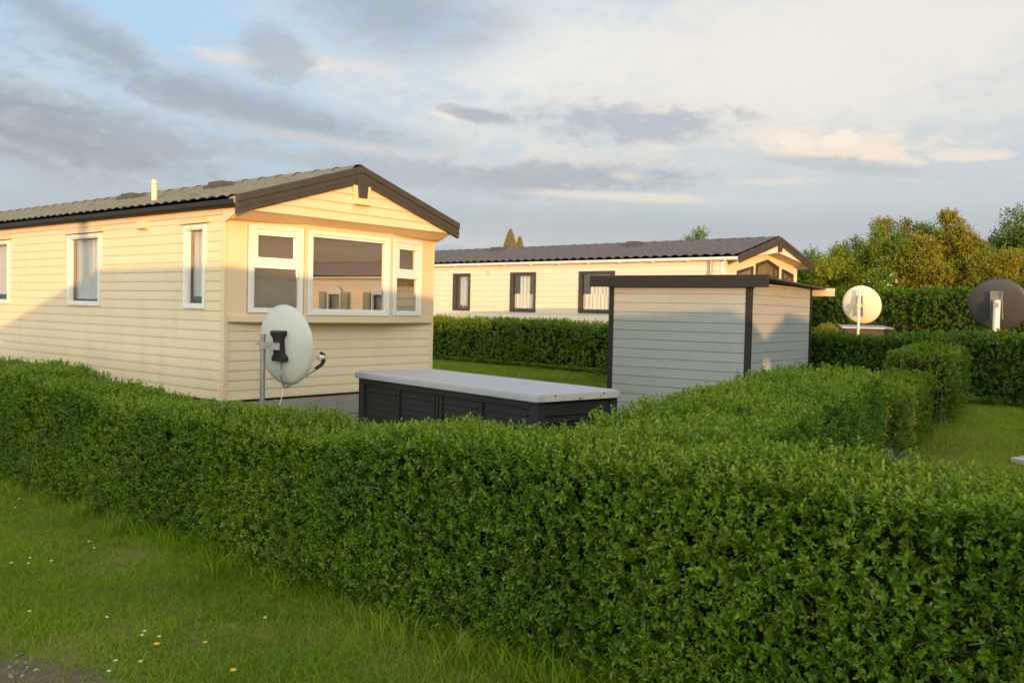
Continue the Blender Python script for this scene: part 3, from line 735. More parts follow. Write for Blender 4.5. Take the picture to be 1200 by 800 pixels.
mb.hexa([(-.08, -.24, z0), (2.48, -.18, z1), (2.48, 2.08, z1), (-.08, 2.14, z0), (-.08, -.24, z0 + .02), (2.48, -.18, z1 + .02), (2.48, 2.08, z1 + .02), (-.08, 2.14, z0 + .02)])
mb.build('roof', M['felt'], sh)
mb = MB(); mb.box(-.108, -.0805, -.25, 2.13, q + 2.03 * k3, q + 2.215 * k3); mb.build('fascia', M['shed_trim'], sh, bevel=.004)
mb = MB(); mb.box(2.481, 2.505, -.30, 2.13, q + 1.985 * k3, q + 2.125 * k3); mb.build('fascia', M['shed_white'], sh, bevel=.004)
mb = MB(); mb.box(-.02, Ds + .02, -.02, Ws + .02, -.1, q - .10); mb.build('plinth', M['stone'], sh)

# -------------------------------------------------------------------- STORAGE BOX by the caravan
A4 = R(-40.0)
B4 = Vector((.216, 7.147, 0)); g4 = float(gz(B4.x, B4.y))
bx = empty('storage_box', (B4.x, B4.y, g4), -A4)
tag(bx, 'long black plastic storage box with a light grey lid standing before the caravan', 'storage box')
q = -g4; Lb, Wb = 2.81, .90
mb = MB(); zt = q + .868
mb.box(.03, Wb, .03, Lb - .03, 0, zt)
for x, y in ((-.0, 0), (0, Lb - .09), (Wb - .06, 0), (Wb - .06, Lb - .09)): mb.box(x - .0, x + .09, y, y + .09, -.05, zt - .001)
# front (facing -x): rails, stiles and slatted panels
mb.box(.004, .03, .09, Lb - .09, zt - .055, zt - .002); mb.box(-.006, .02, .09, Lb - .09, zt - .035, zt - .012)
for k in range(5):
    yc = .09 + (Lb - .18) * k / 4
    if 0 < k < 4:
        for dy in (-.055, 0, .055) if k == 2 else (0,): mb.box(.006, .03, yc + dy - .016, yc + dy + .016, 0, zt - .06)
for k in range(4):
    ya = .09 + (Lb - .18) * k / 4 + .07; ye = .09 + (Lb - .18) * (k + 1) / 4 - .07
    z = zt - .13
    mb.box(.012, .03, ya - .01, ye + .01, zt - .125, zt - .11)
    while z > .05:
        mb.prism([(.03, ya, z), (.030, ya, z - .05), (.0265, ya, z - .045)], (0, ye - ya, 0)); z -= .062
# end boards (facing -y)
mb.box(.09, Wb - .06, .012, .03, zt - .115, zt - .02)
mb.hexa([(.09, .006, zt - .175), (Wb - .06, .006, zt - .155), (Wb - .06, .03, zt - .155), (.09, .03, zt - .175), (.09, .006, zt - .148), (Wb - .06, .006, zt - .128), (Wb - .06, .03, zt - .128), (.09, .03, zt - .148)])
mb.build('body', M['boxbody'], bx, bevel=.004)
mb = MB(); mb.box(-.035, Wb + .04, -.03, Lb + .035, q + .872, q + .928)
mb.hexa([(-.035, -.03, q + .928), (Wb + .04, -.03, q + .928), (Wb + .04, Lb + .035, q + .928), (-.035, Lb + .035, q + .928), (.0, .0, q + .945), (Wb + .0, .0, q + .945), (Wb, Lb, q + .945), (.0, Lb, q + .945)])
lid = mb.build('lid', M['lid'], bx, bevel=.01)
for k in range(4):
    mb = MB(); mb.box(.05 + k * .215, .05 + k * .215 + .20, -.0345, -.0295, q + .876, q + .928); mb.build('edge_moulding', M['lidend'], lid, bevel=.003)
for k in range(3):
    mb = MB(); mb.tube([(.16 + k * .28, -.033, q + .891 + .03 * (k % 2 == 0)), (.16 + k * .28, -.039, q + .891 + .03 * (k % 2 == 0))], .008, 8); mb.build('bolt', M['black'], lid)
for k in range(3):
    mb = MB(); mb.box(.0, .055, .1 + k * 1.25, .2 + k * 1.25, q + .855, q + .8715); mb.build('hinge', M['black'], bx)

# -------------------------------------------------------------------- SATELLITE DISHES
def dish(name, label, foot, az, el, diam, aspect, post_h, mats, post_off, thick=.010, bracket='moulded', lnb=True, post_r=.022, sink=.0):
    """offset reflector on a post; az/el is where it looks; foot = ground point of the post"""
    x, y = foot; g = float(gz(x, y)); dz = float(rise(y)) - g; post_h += dz; post_off = (post_off[0], post_off[1], post_off[2] + dz)
    root = empty(name, (x, y, g)); tag(root, label, 'satellite dish', 'satellite dishes on posts')
    mb = MB(); mb.tube([(0, 0, -.1), (0, 0, post_h)], post_r, 14); mb.tube([(0, 0, post_h), (0, 0, post_h + .012)], post_r + .003, 14); mb.build('post', mats['post'], root)
    f = Vector((math.sin(az) * math.cos(el), math.cos(az) * math.cos(el), math.sin(el)))
    u = Vector((math.cos(az), -math.sin(az), 0)); v = u.cross(f); v = v if v.z > 0 else -v
    c = Vector((post_off[0], post_off[1], post_off[2]))
    a, b = diam / 2 * aspect, diam / 2; sag = diam * .075
    mb = MB(); nr, ns = 9, 48; V = []; F = []
    for side, off in ((0, 0.0), (1, -thick)):
        for i in range(nr + 1):
            t = i / nr
            for k in range(ns):
                ph = 2 * math.pi * k / ns
                V.append(c + u * (a * t * math.cos(ph)) + v * (b * t * math.sin(ph)) + f * (sag * (t * t - 1) + off + (.012 * t ** 10 if side else .004 * t ** 10)))
        o0 = side * (nr + 1) * ns
        for i in range(nr):
            for k in range(ns):
                qd = (o0 + i * ns + k, o0 + i * ns + (k + 1) % ns, o0 + (i + 1) * ns + (k + 1) % ns, o0 + (i + 1) * ns + k)
                F.append(qd if side == 0 else qd[::-1])
    for k in range(ns):
        i0 = nr * ns; i1 = (nr + 1) * ns + nr * ns
        F.append((i0 + k, i0 + (k + 1) % ns, i1 + (k + 1) % ns, i1 + k))
    mb.add(V, F)
    mb.build('reflector', mats['dish'], root, smooth=False).data.shade_smooth()
    back = c - f * (sag + thick)
    mb = MB()
    if bracket == 'moulded':
        w0, w1, h = .085, .055, .15
        out = [(-w0, h), (w0, h), (w0, h * .72), (w1, h * .5), (w1, -h * .5), (w0, -h * .72), (w0, -h), (-w0, -h), (-w0, -h * .72), (-w1, -h * .5), (-w1, h * .5), (-w0, h * .72)]
        mb.prism([back + u * p + v * q_ - f * .05 for p, q_ in out], f * .075)
        mb.obox(back, u, v, f, (-w0 * .9, w0 * .9), (h * .78, h * .95), (-.062, -.05)); mb.obox(back, u, v, f, (-w0 * .9, w0 * .9), (-h * .95, -h * .78), (-.062, -.05))
        mb.build('mounting_bracket', M['black'], root, bevel=.006)
        mb = MB(); pc = Vector((0, 0, back.z + .0)); d = back - f * .05 - pc
        mb.obox(pc, d.normalized(), Vector((0, 0, 1)), d.normalized().cross(Vector((0, 0, 1))), (0, d.length + .03), (-.034, .034), (-.03, -.024)); mb.obox(pc, d.normalized(), Vector((0, 0, 1)), d.normalized().cross(Vector((0, 0, 1))), (0, d.length + .03), (-.034, .034), (.024, .03))
        s = d.normalized().cross(Vector((0, 0, 1)))
        mb.tube([pc - d.normalized() * .075 + Z * .018, pc + d.normalized() * .12 + Z * .018], .006, 6); mb.tube([pc - d.normalized() * .05 + Z * .018, pc - d.normalized() * .03 + Z * .018], .013, 6)
        mb.obox(pc, d.normalized(), Z, s, (-.03, .035), (-.03, .03), (-.034, .034))
        mb.tube([pc - s * .05 + d * .4, pc + s * .05 + d * .4], .007, 6)
        mb.build('clamp', M['galv'], root)
    else:
        hb = bracket[1]; wb = bracket[0]
        mb.obox(back, u, v, f, (-wb, -wb + .012), (-hb, hb), (-.06, .03)); mb.obox(back, u, v, f, (wb - .012, wb), (-hb, hb), (-.06, .03)); mb.obox(back, u, v, f, (-wb, wb), (-hb, hb), (-.012, .035))
        pc = Vector((0, 0, back.z)); d = back - pc
        mb.obox(pc, d.normalized(), Z, d.normalized().cross(Z), (-post_r - .015, d.length), (-.05, .05), (-.035, .035))
        mb.tube([pc - Vector(u) * .07, pc + Vector(u) * .07], .012, 6)
        mb.build('mounting_bracket', mats['bracket'], root, bevel=.003)
    if lnb:
        lo = c - v * (b * .96) - f * .02; tip = c - v * (b * .60) + f * (diam * .62)
        st = back - v * .12
        mb = MB(); elb = lo - v * .03 - f * .03
        mb.tube([st, st - v * (b * .42) - f * .02, elb - f * .02 + v * .05, elb, elb + f * .04 - v * .004, tip - f * .06 - v * .05], .0115, 8); mb.build('feed_arm', M['galv'], root)
        mb = MB(); e = (tip - elb).normalized()
        mb.tube([tip - e * .10 - v * .02, tip - v * .015, tip + v * .03 + f * .03, tip + v * .075 + f * .03, tip + v * .10 - f * .01], [.018, .02, .024, .024, .02], 8); lh = mb.build('feed_holder', M['black'], root)
        mb = MB(); mb.tube([tip + v * .065 + f * .02, tip + v * .055 - f * .05], [.026, .03], 12); mb.build('feed_cap', M['white_cap'], lh)
        mb = MB(); mb.tube([elb, elb * .55 + Vector((0, 0, .10)) - v * .10, Vector((.0, .03, .35))], .0035, 5); mb.build('cable', M['white_cap'], root)
    return root

# near dish, seen from behind
dish('satellite_dish', 'pale grey satellite dish on a galvanised post beside the bay windowed caravan', (-2.43, 8.70), R(31), R(5), .80, .92, 1.20,
     dict(post=M['galv'], dish=M['dish_grey']), (.195, .115, 1.105), post_r=.026)
dish('satellite_dish', 'round cream satellite dish lit by the sun above the long back hedge', (7.25, 18.7), R(38), R(14), .83, .97, 1.86,
     dict(post=M['alu'], dish=M['dish_cream'], bracket=M['dish_grey']), (.12, .17, 1.55), bracket=(.07, .22), lnb=False, post_r=.026)
dish('satellite_dish', 'charcoal satellite dish with a pale metal post at the right end of the hedge', (8.86, 16.35), R(41), R(12), .98, 1.06, 1.64,
     dict(post=M['alu'], dish=M['dish_dark'], bracket=M['galv']), (.11, .16, 1.58), bracket=(.10, .26), lnb=False, post_r=.06)

# far storage cabinet under the cream dish
x, y = 7.15, 19.35; g = float(gz(x, y))
fb = empty('storage_box', (x, y, g), R(-8)); tag(fb, 'black storage box with a thin grey lid beneath the cream dish', 'storage box')
mb = MB(); mb.box(.06, .98, .04, .6, -.05, 1.035); mb.box(.05, .13, .03, .05, -.05, 1.03); mb.box(.9, .99, .03, .05, -.05, 1.03); mb.build('body', M['boxbody'], fb, bevel=.01)
mb = MB(); mb.hexa([(0, 0, 1.04), (1.06, 0, 1.04), (1.0, .64, 1.085), (.06, .64, 1.085), (0, 0, 1.075), (1.06, 0, 1.075), (1.0, .64, 1.12), (.06, .64, 1.12)]); mb.build('lid', M['lid'], fb, bevel=.008)

# pale slab lying on the right-hand lawn
x, y = 5.60, 9.22; g = float(gz(x, y))
mb = MB(); mb.box(0, .9, 0, .42, -.02, .055); mb.box(-.16, -.035, .10, .36, -.02, .05)
o = mb.build('stone_slab', M['stone'], None, bevel=.012); o.location = (x, y, g); o.rotation_euler = (0, 0, R(10)); tag(o, 'pale stone slab lying on the mown lawn at the right edge', 'slab')

# -------------------------------------------------------------------- HEDGES
n1 = np.array([.64, .77]) / math.hypot(.64, .77); u1 = np.array([-.77, .64]) / math.hypot(.64, .77)
def h1p(t, off=3.44): return tuple(n1 * off + u1 * t)
t0, t1 = -3.0, 14.0
prof = [(-3, 1.03), (.3, 1.025), (1.2, 1.02), (2.0, .97), (3.3, .925), (3.9, .86), (5.0, .825), (5.9, .81), (7.0, .85), (7.8, .87), (10.5, .855), (14, .85)]
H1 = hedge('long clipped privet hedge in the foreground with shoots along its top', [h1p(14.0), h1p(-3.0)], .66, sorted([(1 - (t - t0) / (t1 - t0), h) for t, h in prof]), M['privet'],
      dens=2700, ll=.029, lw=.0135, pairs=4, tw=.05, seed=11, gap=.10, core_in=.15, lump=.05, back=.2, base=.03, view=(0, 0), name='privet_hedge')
r = np.random.default_rng(15); n = 800
tt = r.uniform(-1.5, 11, n); f = np.ones(n, bool)
zz = np.where(f, r.uniform(.08, .70, n), .86 + r.uniform(-.03, .06, n)); lt = np.where(f, 3.10 + r.normal(size=n) * .03, r.uniform(3.15, 3.75, n))
P = n1[None, :2] * lt[:, None] + u1[None, :2] * tt[:, None]; P = np.column_stack([P, zz + rise(P[:, 1]) - .0]) - np.array(H1.location)
D = unit(np.column_stack([-n1[0] * f * .8 + r.normal(size=n) * .55, -n1[1] * f * .8 + r.normal(size=n) * .55, r.uniform(.1, 1.1, n)]))
V, F, k = leaf_geo(P, D, unit(r.normal(size=(n, 3))), r.uniform(.05, .14, n), r.uniform(.0025, .0045, n), .3, False)
np_mesh('bare_twigs', V, F, M['wood'], H1)['kind'] = 'stuff'
# second hedge running away from it
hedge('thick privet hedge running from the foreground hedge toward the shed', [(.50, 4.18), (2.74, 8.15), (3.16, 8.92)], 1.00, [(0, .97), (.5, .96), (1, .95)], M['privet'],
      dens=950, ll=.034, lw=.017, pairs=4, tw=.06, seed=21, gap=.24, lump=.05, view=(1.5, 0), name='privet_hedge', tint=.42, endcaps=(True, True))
hedge('low olive hedge between the thick privet hedge and the taller rounded hedge', [(3.75, 9.35), (5.15, 11.55)], .62, [(0, .64), (1, .66)], M['privet_far'],
      dens=750, ll=.038, lw=.019, pairs=4, tw=.06, seed=31, gap=.24, view=(2, 0), name='privet_hedge', tint=.42)
hedge('taller rounded hedge block at the end of the low olive hedge', [(5.35, 11.75), (5.95, 12.5)], .85, [(0, .92), (.5, .98), (1, .92)], M['privet_far'],
      dens=750, ll=.038, lw=.019, pairs=4, tw=.06, seed=41, gap=.24, lump=.08, view=(0, 0), name='privet_hedge', tint=.45)
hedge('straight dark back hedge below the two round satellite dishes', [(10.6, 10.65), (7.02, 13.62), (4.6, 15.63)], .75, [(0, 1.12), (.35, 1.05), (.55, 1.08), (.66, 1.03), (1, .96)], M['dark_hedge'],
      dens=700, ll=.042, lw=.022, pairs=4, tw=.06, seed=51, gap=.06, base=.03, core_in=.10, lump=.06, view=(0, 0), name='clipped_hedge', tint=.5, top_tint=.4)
hedge('low dark hedge in front of the ivory caravan', [(-3.6, 24.45), (4.0, 16.3)], .8, [(0, 1.0), (.6, 1.0), (1, 1.0)], M['privet_far'],
      dens=400, ll=.06, lw=.030, pairs=3, tw=.075, seed=61, gap=.04, base=.03, core_in=.10, stems=False, lump=.05, view=(0, 0), name='clipped_hedge', tint=.55, top_tint=.2)
hedge('tall dark hedge standing behind the satellite dishes under the bushes', [(16.5, 17.4), (11.0, 20.3), (6.2, 23.6)], 1.0, [(0, 2.0), (.5, 1.92), (.8, 1.85), (1, 1.5)], M['dark_hedge'],
      dens=230, ll=.075, lw=.038, pairs=3, tw=.09, seed=71, gap=.25, lump=.12, view=(0, 0), name='clipped_hedge', tint=.5, top_tint=.2, stems=False)

def shrub(name, label, cat, x, y, h, rx, ry, mat, n, ll, seed, base=.0, trunk=True, group=None, clumps=26, extra=None, low=.12, thr=.36, ragged=1.0, wind=.0):
    """plant with trunk, limbs and leafy clumps through an uneven crown"""
    r = np.random.default_rng(seed); g = float(gz(x, y)); root = empty(name, (x, y, g)); tag(root, label, cat, group)
    # clump centres in an uneven ellipsoid
    C = r.normal(size=(clumps * 3, 3)); C = unit(C) * (r.uniform(.25, 1, (clumps * 3, 1)) ** .5); C = C[:clumps]
    zc = h * (.5 + low / 2); hz = h * (.5 - low / 2)
    cen = C * np.array([rx * .80, ry * .80, hz * .82]) + np.array([0, 0, zc])
    cen[:, 2] += r.normal(size=clumps) * .06 * h * ragged
    rad = r.uniform(.22, .42, clumps) * min(rx, ry, hz) * (1.15 - .3 * (cen[:, 2] / h))
    idx = r.integers(0, clumps, n); q_ = unit(r.normal(size=(n, 3))) * (r.uniform(size=(n, 1)) ** .55)
    P = cen[idx] + q_ * rad[idx][:, None] * np.array([1.1, 1.1, .9])
    keep = vnoise(P, .16 * h ** .5, seed) > thr - .1; keep &= P[:, 2] > .05
    P = P[keep]; q_ = q_[keep]; idx = idx[keep]; m = len(P)
    A = unit(q_ * .8 + np.array([0, 0, .6]) + r.normal(size=(m, 3)) * .5)
    ct = r.uniform(-.25, .25, clumps)
    t0 = .45 + ct[idx] + (vnoise(P, .5, seed + 1) - .5) * .3
    V, F, T = sprigs(P, A, ll * 2.2 * r.uniform(.7, 1.3, m), 2, ll, ll * .55, seed + 3, t0, False, 60)
    np_mesh('crown', V, F, mat, root, T)
    if extra is not None:
        s = r.random(m) < extra[1]; V, F, T = sprigs(P[s] + q_[s] * .08, A[s], ll * 1.5 * np.ones(s.sum()), 2, ll * .8, ll * .6, seed + 4, np.full(s.sum(), .5), False, 60)
        np_mesh('blossom', V, F, extra[0], root, T)
    if trunk:
        mb = MB(); k = 5; zs = [0, .25, .5, .75, .95]
        wob = r.normal(size=(k, 2)) * .05 * rx
        tp = [(wob[i, 0], wob[i, 1], h * zs[i] * .85 - (.05 if i == 0 else 0)) for i in range(k)]
        rr = max(.025, h * .018); mb.tube(tp, [rr, rr * .8, rr * .6, rr * .4, rr * .15], 7)
        for c in cen[: min(14, clumps)]:
            z0 = min(c[2] * .55, h * .6); i = max(0, min(int(z0 / h / .85 * 4), 3)); p0 = Vector(tp[i]).lerp(Vector(tp[i + 1]), .5)
            c = Vector(c); mid = p0.lerp(c, .55) + Vector((0, 0, -.06 * h))
            mb.tube([p0, mid, c, c + (c - mid) * .16], [rr * .5, rr * .34, rr * .2, rr * .06], 5)
        mb.build('trunk', M['wood'], root)
    return root

# planted at picture spots: px column of the far band, distance, top height
def at(px, dist): return ((px - 600) / 1045.4 * dist, dist)
band = [  # px, dist, height, rx, mat, label
 (948, 27.0, 3.13, 1.0, 'bush_green', 'green shrub just right of the ivory caravan gable'),
 (975, 26.5, 3.48, 1.1, 'bush_yellow', 'yellow green shrub with bare stems to the left of the cream dish'),
 (1003, 27.5, 3.63, 1.1, 'bush_yellow', 'yellow green shrub rising straight behind the cream dish'),
 (1034, 26.2, 3.83, 1.0, 'bush_green', 'olive green shrub between the cream dish and the bronze shrubs'),
 (1050, 28.0, 4.09, .9, 'bush_brown', 'tall bronze leaved shrub with a spiky top left of the red roof'),
 (1072, 26.0, 3.76, 1.05, 'bush_brown', 'wide bronze shrub in front of the red roofed house'),
 (1100, 27.4, 4.06, 1.0, 'bush_yellow', 'mixed olive and gold shrub right below the red roof'),
 (1122, 26.5, 4.26, .95, 'bush_brown', 'orange brown shrub just right of the red roof'),
 (1150, 25.5, 3.31, 1.05, 'bush_brown', 'low rust brown shrub above the charcoal dish'),
 (1178, 26.5, 3.51, 1.1, 'bush_yellow', 'bright yellow green shrub at the right edge below the tree'),
 (1208, 26.0, 3.76, 1.2, 'bush_yellow', 'yellow green shrub cut by the right edge of the picture'),
]
for i, (px, ds, h, rx, m, lb) in enumerate(band):
    x, y = at(px, ds)
    shrub('overgrown_shrub', lb, 'shrub', x, y, h, rx, rx, M[m], 12000, .085, 200 + i, clumps=44, group='overgrown shrubs behind the tall hedge', extra=(M['bush_yellow'], .42) if m == 'bush_brown' else ((M['bush_brown'], .12) if i % 2 else None), ragged=1.3)
x, y = at(1022, 24.3)
shrub('elder_bush', 'elder bush with flat cream flower heads behind the top of the cream dish', 'shrub', x, y, 2.75, .75, .6, M['bush_green'], 2600, .085, 231, extra=(M['blossom'], .05), clumps=20)
for i, (px, ds, h, rx, m, lb, n) in enumerate([(1200, 31, 4.95, 1.6, 'tree_green', 'tall green tree at the right edge rising above the shrubs', 11000), (1152, 34, 4.6, .9, 'tree_green', 'dark slim tree to the left of the tall green tree', 5000), (813, 46, 5.85, 1.0, 'bush_green', 'small round tree top showing over the ivory caravan roof', 4000)]):
    x, y = at(px, ds); shrub('broadleaf_tree', lb, 'tree', x, y, h, rx, rx, M[m], n, .10, 260 + i, low=.3, clumps=40)

def conifer(label, px, ds, h, rx, seed):
    x, y = at(px, ds); g = float(gz(x, y)); r = np.random.default_rng(seed)
    root = empty('conifer_tree', (x, y, g)); tag(root, label, 'tree', 'pale conifers behind the ivory caravan')
    n = 9000; z = r.uniform(.1, 1, n) ** .45 * h; rr = rx * (1 - z / h) ** .95 * r.uniform(.3, 1, n) ** .5; a = r.uniform(0, 2 * np.pi, n)
    P = np.stack([np.cos(a) * rr, np.sin(a) * rr, z], 1); A = unit(np.stack([np.cos(a) * .45, np.sin(a) * .45, np.ones(n)], 1) + r.normal(size=(n, 3)) * .15)
    V, F, T = sprigs(P, A, np.full(n, .09), 2, .075, .022, seed + 1, .5 + r.normal(size=n) * .15, False, 35)
    np_mesh('crown', V, F, M['conifer'], root, T)
    mb = MB(); mb.tube([(0, 0, -.05), (0, 0, h * .9)], [.08, .02], 7); mb.build('trunk', M['wood'], root)
conifer('taller pale pointed conifer tip above the ivory caravan roof', 595.5, 42, 5.0, 1.7, 301)
conifer('shorter pale conifer tip right of the taller one', 606.5, 42, 4.65, 1.3, 303)

# golden shrub beside the shed and the golden plant in the hedge
shrub('golden_shrub', 'golden leaved shrub next to the right side of the shed', 'shrub', 5.55, 16.0, 1.50, .40, .40, M['golden'], 2600, .06, 311, clumps=12, low=.05)
shrub('golden_shrub', 'narrow golden plant growing out of the end of the thick privet hedge', 'shrub', 3.63, 8.95, .98, .12, .17, M['golden'], 800, .045, 313, clumps=10, low=.1)
# strappy plant at the foot of the thick hedge
r = np.random.default_rng(5); x, y = 3.66, 8.50; root = empty('strap_leaved_plant', (x, y, float(gz(x, y)))); tag(root, 'clump of long blue green strap leaves at the foot of the thick hedge', 'plant')
V = []; F = []; T = []
for k in range(70):
    a = r.uniform(0, 6.28); L = r.uniform(.4, .66); w = r.uniform(.008, .014); dx, dy = math.cos(a), math.sin(a); b = (r.normal() * .05, r.normal() * .05); sx, sy = -dy * w, dx * w; nn = 5; i0 = len(V)
    for j in range(nn + 1):
        t = j / nn; R_ = L * (.12 * t + .62 * t * t); zz = L * (1.25 * t - .72 * t * t); ww = (1 - t ** 3) + .05
        V += [(b[0] + dx * R_ - sx * ww, b[1] + dy * R_ - sy * ww, zz), (b[0] + dx * R_ + sx * ww, b[1] + dy * R_ + sy * ww, zz)]
    for j in range(nn): F.append((i0 + 2 * j, i0 + 2 * j + 1, i0 + 2 * j + 3, i0 + 2 * j + 2)); T.append(r.uniform())
np_mesh('leaves', np.array(V), np.array(F), M['strappy'], root, np.array(T))

# far red roofed house
x, y = at(1079, 92); hs = empty('far_house', (x, y, -.35), R(-32)); tag(hs, 'distant house with orange red roof peeping above the shrubs', 'house')
mb = MB(); mb.box(-3.6, 3.6, 0, 9, -.2, 8.6); mb.prism([(-3.6, 0, 8.6), (3.6, 0, 8.6), (0, 0, 11.15)], (0, 9, 0)); mb.build('wall', M['render_white'], hs)
mb = MB()
for s in (-1, 1): mb.prism([(0, -.25, 11.2), (s * 4.1, -.25, 8.3), (s * 4.1, -.25, 8.5), (0, -.25, 11.42)], (0, 9.5, 0))
mb.build('roof', M['red_tile'], hs)
mb = MB(); mb.box(-.6, .6, -.06, .05, 8.9, 10.0); mb.build('window', M['upvc'], hs)

# -------------------------------------------------------------------- GROUND, PATH, GRASS
xs = np.unique(np.concatenate([np.linspace(-400, -30, 14), np.linspace(-30, 30, 61), np.linspace(30, 400, 14)]))
ys = np.unique(np.concatenate([np.linspace(-400, -30, 14), np.linspace(-30, 40, 71), np.linspace(40, 500, 14)]))
GX, GY = np.meshgrid(xs, ys); V = np.stack([GX.ravel(), GY.ravel(), gz(GX.ravel(), GY.ravel()) - .004], 1)
nx = len(xs); I = np.array([(j * nx + i, j * nx + i + 1, (j + 1) * nx + i + 1, (j + 1) * nx + i) for j in range(len(ys) - 1) for i in range(nx - 1)])
tag(np_mesh('ground', V, I, M['ground']), 'grassy ground of the caravan plots', kind='structure')
# gravel path edge: passes just in front of the viewer
e0 = np.array([-2.2, 3.98]); ed = np.array([.842, -.54]); en = np.array([-.54, -.842])
def pedge(t): return e0 + ed * t
def band_mesh(name, lo_, hi_, amp, seed, mat, dz):
    """strip along the path with a ragged grass-side edge"""
    ts = np.concatenate([np.linspace(-14, -3, 60), np.linspace(-2.98, 3, 600), np.linspace(3.05, 14, 60)])
    q3 = np.stack([ts, ts * 0, ts * 0], 1)
    w = (vnoise(q3, .45, seed) - .5) * amp + (vnoise(q3, .12, seed + 1) - .5) * amp * .6 + (vnoise(q3, .035, seed + 2) - .5) * amp * .3
    V = []
    for t, e in zip(ts, w):
        a = pedge(t) + en * (lo_ + e); b = pedge(t) + en * hi_
        V += [(a[0], a[1], float(gz(*a)) + dz), (b[0], b[1], float(gz(*b)) + dz)]
    F = np.array([(2 * i, 2 * i + 1, 2 * i + 3, 2 * i + 2) for i in range(len(ts) - 1)])
    return np_mesh(name, np.array(V), F[:, ::-1], mat)
tag(band_mesh('soil_strip', .02, 1.2, .34, 31, M['soil'], .001), 'bare soil strip', kind='structure')
tag(band_mesh('path', .20, 4.2, .26, 41, M['gravel'], .006), 'gravel path', kind='structure')
# loose stones on the path edge
r = np.random.default_rng(3); n = 9000; t = r.uniform(-4.5, 2.5, n); o = -.02 + 1.1 * r.uniform(size=n) ** .8; c = e0 + ed * t[:, None] + en * o[:, None]
sz = .003 + .011 * r.uniform(size=n) ** 3
P = np.stack([c[:, 0], c[:, 1], gz(c[:, 0], c[:, 1]) + sz * .2], 1)
oct_ = np.array([(1, 0, 0), (0, 1, 0), (-1, 0, 0), (0, -1, 0), (0, 0, .7), (0, 0, -.7)], float)
V = (P[:, None, :] + (oct_[None] * (1 + r.normal(size=(n, 6, 3)) * .25)) * sz[:, None, None]).reshape(-1, 3)
fo = np.array([(0, 1, 4), (1, 2, 4), (2, 3, 4), (3, 0, 4), (1, 0, 5), (2, 1, 5), (3, 2, 5), (0, 3, 5)])
F = (np.arange(n)[:, None, None] * 6 + fo[None]).reshape(-1, 3)
tag(np_mesh('gravel_stones', V, F, M['pebble'], None, np.repeat(r.uniform(size=n), 8), k=3), 'loose pale stones on the gravel path', 'gravel', kind='stuff')

def verge(r, n):
    x = r.uniform(-8.5, 1.2, n); y = r.uniform(2.6, 10.5, n); d = x * n1[0] + y * n1[1]; po = (np.stack([x, y], 1) - e0) @ en
    vis = (x > -.62 * y - .4) & (x < .1 * y + .3)
    edge = np.clip((.34 - po) / .7, 0, 1) ** 1.5
    k = (d < 3.45) & (po < .34) & vis & (r.uniform(size=n) < .04 + .96 * edge)
    bare = vnoise(np.stack([x, y, x * 0], 1), .55, 77) * .65 + vnoise(np.stack([x, y, x * 0], 1), .2, 78) * .35
    k &= (bare < .60) | (r.uniform(size=n) < .38)
    k &= r.uniform(size=n) < np.clip(7.5 / np.hypot(x, y) - .35, .35, 1)
    return x[k], y[k]
grass('verge_grass', 'green grass of the verge between the gravel path and the foreground hedge', 620000, verge, .040, .0042, M['grass'], 81, lean=1.0, tint=.38,
      tall=lambda x, y, r: 1 + np.clip((x * n1[0] + y * n1[1] - 2.80) / .35, 0, 1) ** 2 * r.uniform(.0, 1.2, len(x)))
def tufts(r, n):
    c = r.uniform(-1, 9, (70, 1)); cc = n1 * r.uniform(2.93, 3.2, (70, 1)) + u1 * c
    i = r.integers(0, 70, n); p = cc[i] + r.normal(size=(n, 2)) * .05
    return p[:, 0], p[:, 1]
grass('long_grass', 'long grass tufts along the foot of the foreground hedge', 3000, tufts, .15, .005, M['grass'], 83, lean=.75, tint=.5)
def lawn_r(r, n):
    x = r.uniform(2.5, 9, n); y = r.uniform(5.5, 15, n); k = (x < .62 * y + .3) & (x > .40 * y - .4); return x[k], y[k]
grass('right_lawn', 'mown lawn at the right behind the foreground hedge', 300000, lawn_r, .035, .007, M['grass_far'], 85, lean=.6, tint=.45)
def lawn_b(r, n):
    x = r.uniform(-4, 4.5, n); y = r.uniform(11, 24, n); k = (x > -.11 * y - .3) & (x < .13 * y); return x[k], y[k]
grass('back_lawn', 'mown lawn between the cream caravan and the ivory caravan', 260000, lawn_b, .04, .010, M['grass_far'], 87, lean=.6, tint=.5)

# daisies and dandelions, each its own plant
M['petal'] = surface('white_petal', (.8, .8, .76), .6, .05, 20); M['yellow'] = surface('yellow_floret', (.75, .48, .02), .6, .1, 30); M['stalk'] = surface('green_stalk', (.07, .12, .02), .6, .1, 20)
def flower(name, label, x, y, h, rad, petals, group, kind):
    g = float(gz(x, y)); root = empty(name, (x, y, g)); tag(root, label, 'flower', group)
    mb = MB(); mb.tube([(0, 0, -.01), (.004, 0, h * .6), (.0, .004, h)], .0015, 5); mb.build('stalk', M['stalk'], root)
    mb = MB(); nn = petals
    for ringr, zz, k0 in ((rad, 0, 0), (rad * .72, .003, .5)):
        for k in range(nn):
            a = 2 * math.pi * (k + k0) / nn; d = Vector((math.cos(a), math.sin(a), 0)); s = Vector((-d.y, d.x, 0)) * (ringr * .9 / nn * 3.0)
            c = Vector((0, .004, h + zz))
            mb.quad(c, c + d * ringr * .6 + s * .5 + Z * .002, c + d * ringr + Z * .004, c + d * ringr * .6 - s * .5 + Z * .002)
    mb.build('petals', M['petal'] if kind == 'daisy' else M['yellow'], root)
    mb = MB(); mb.tube([(0, .004, h), (0, .004, h + .006)], [rad * .32, rad * .22], 8); mb.build('flower_centre', M['yellow'], root)
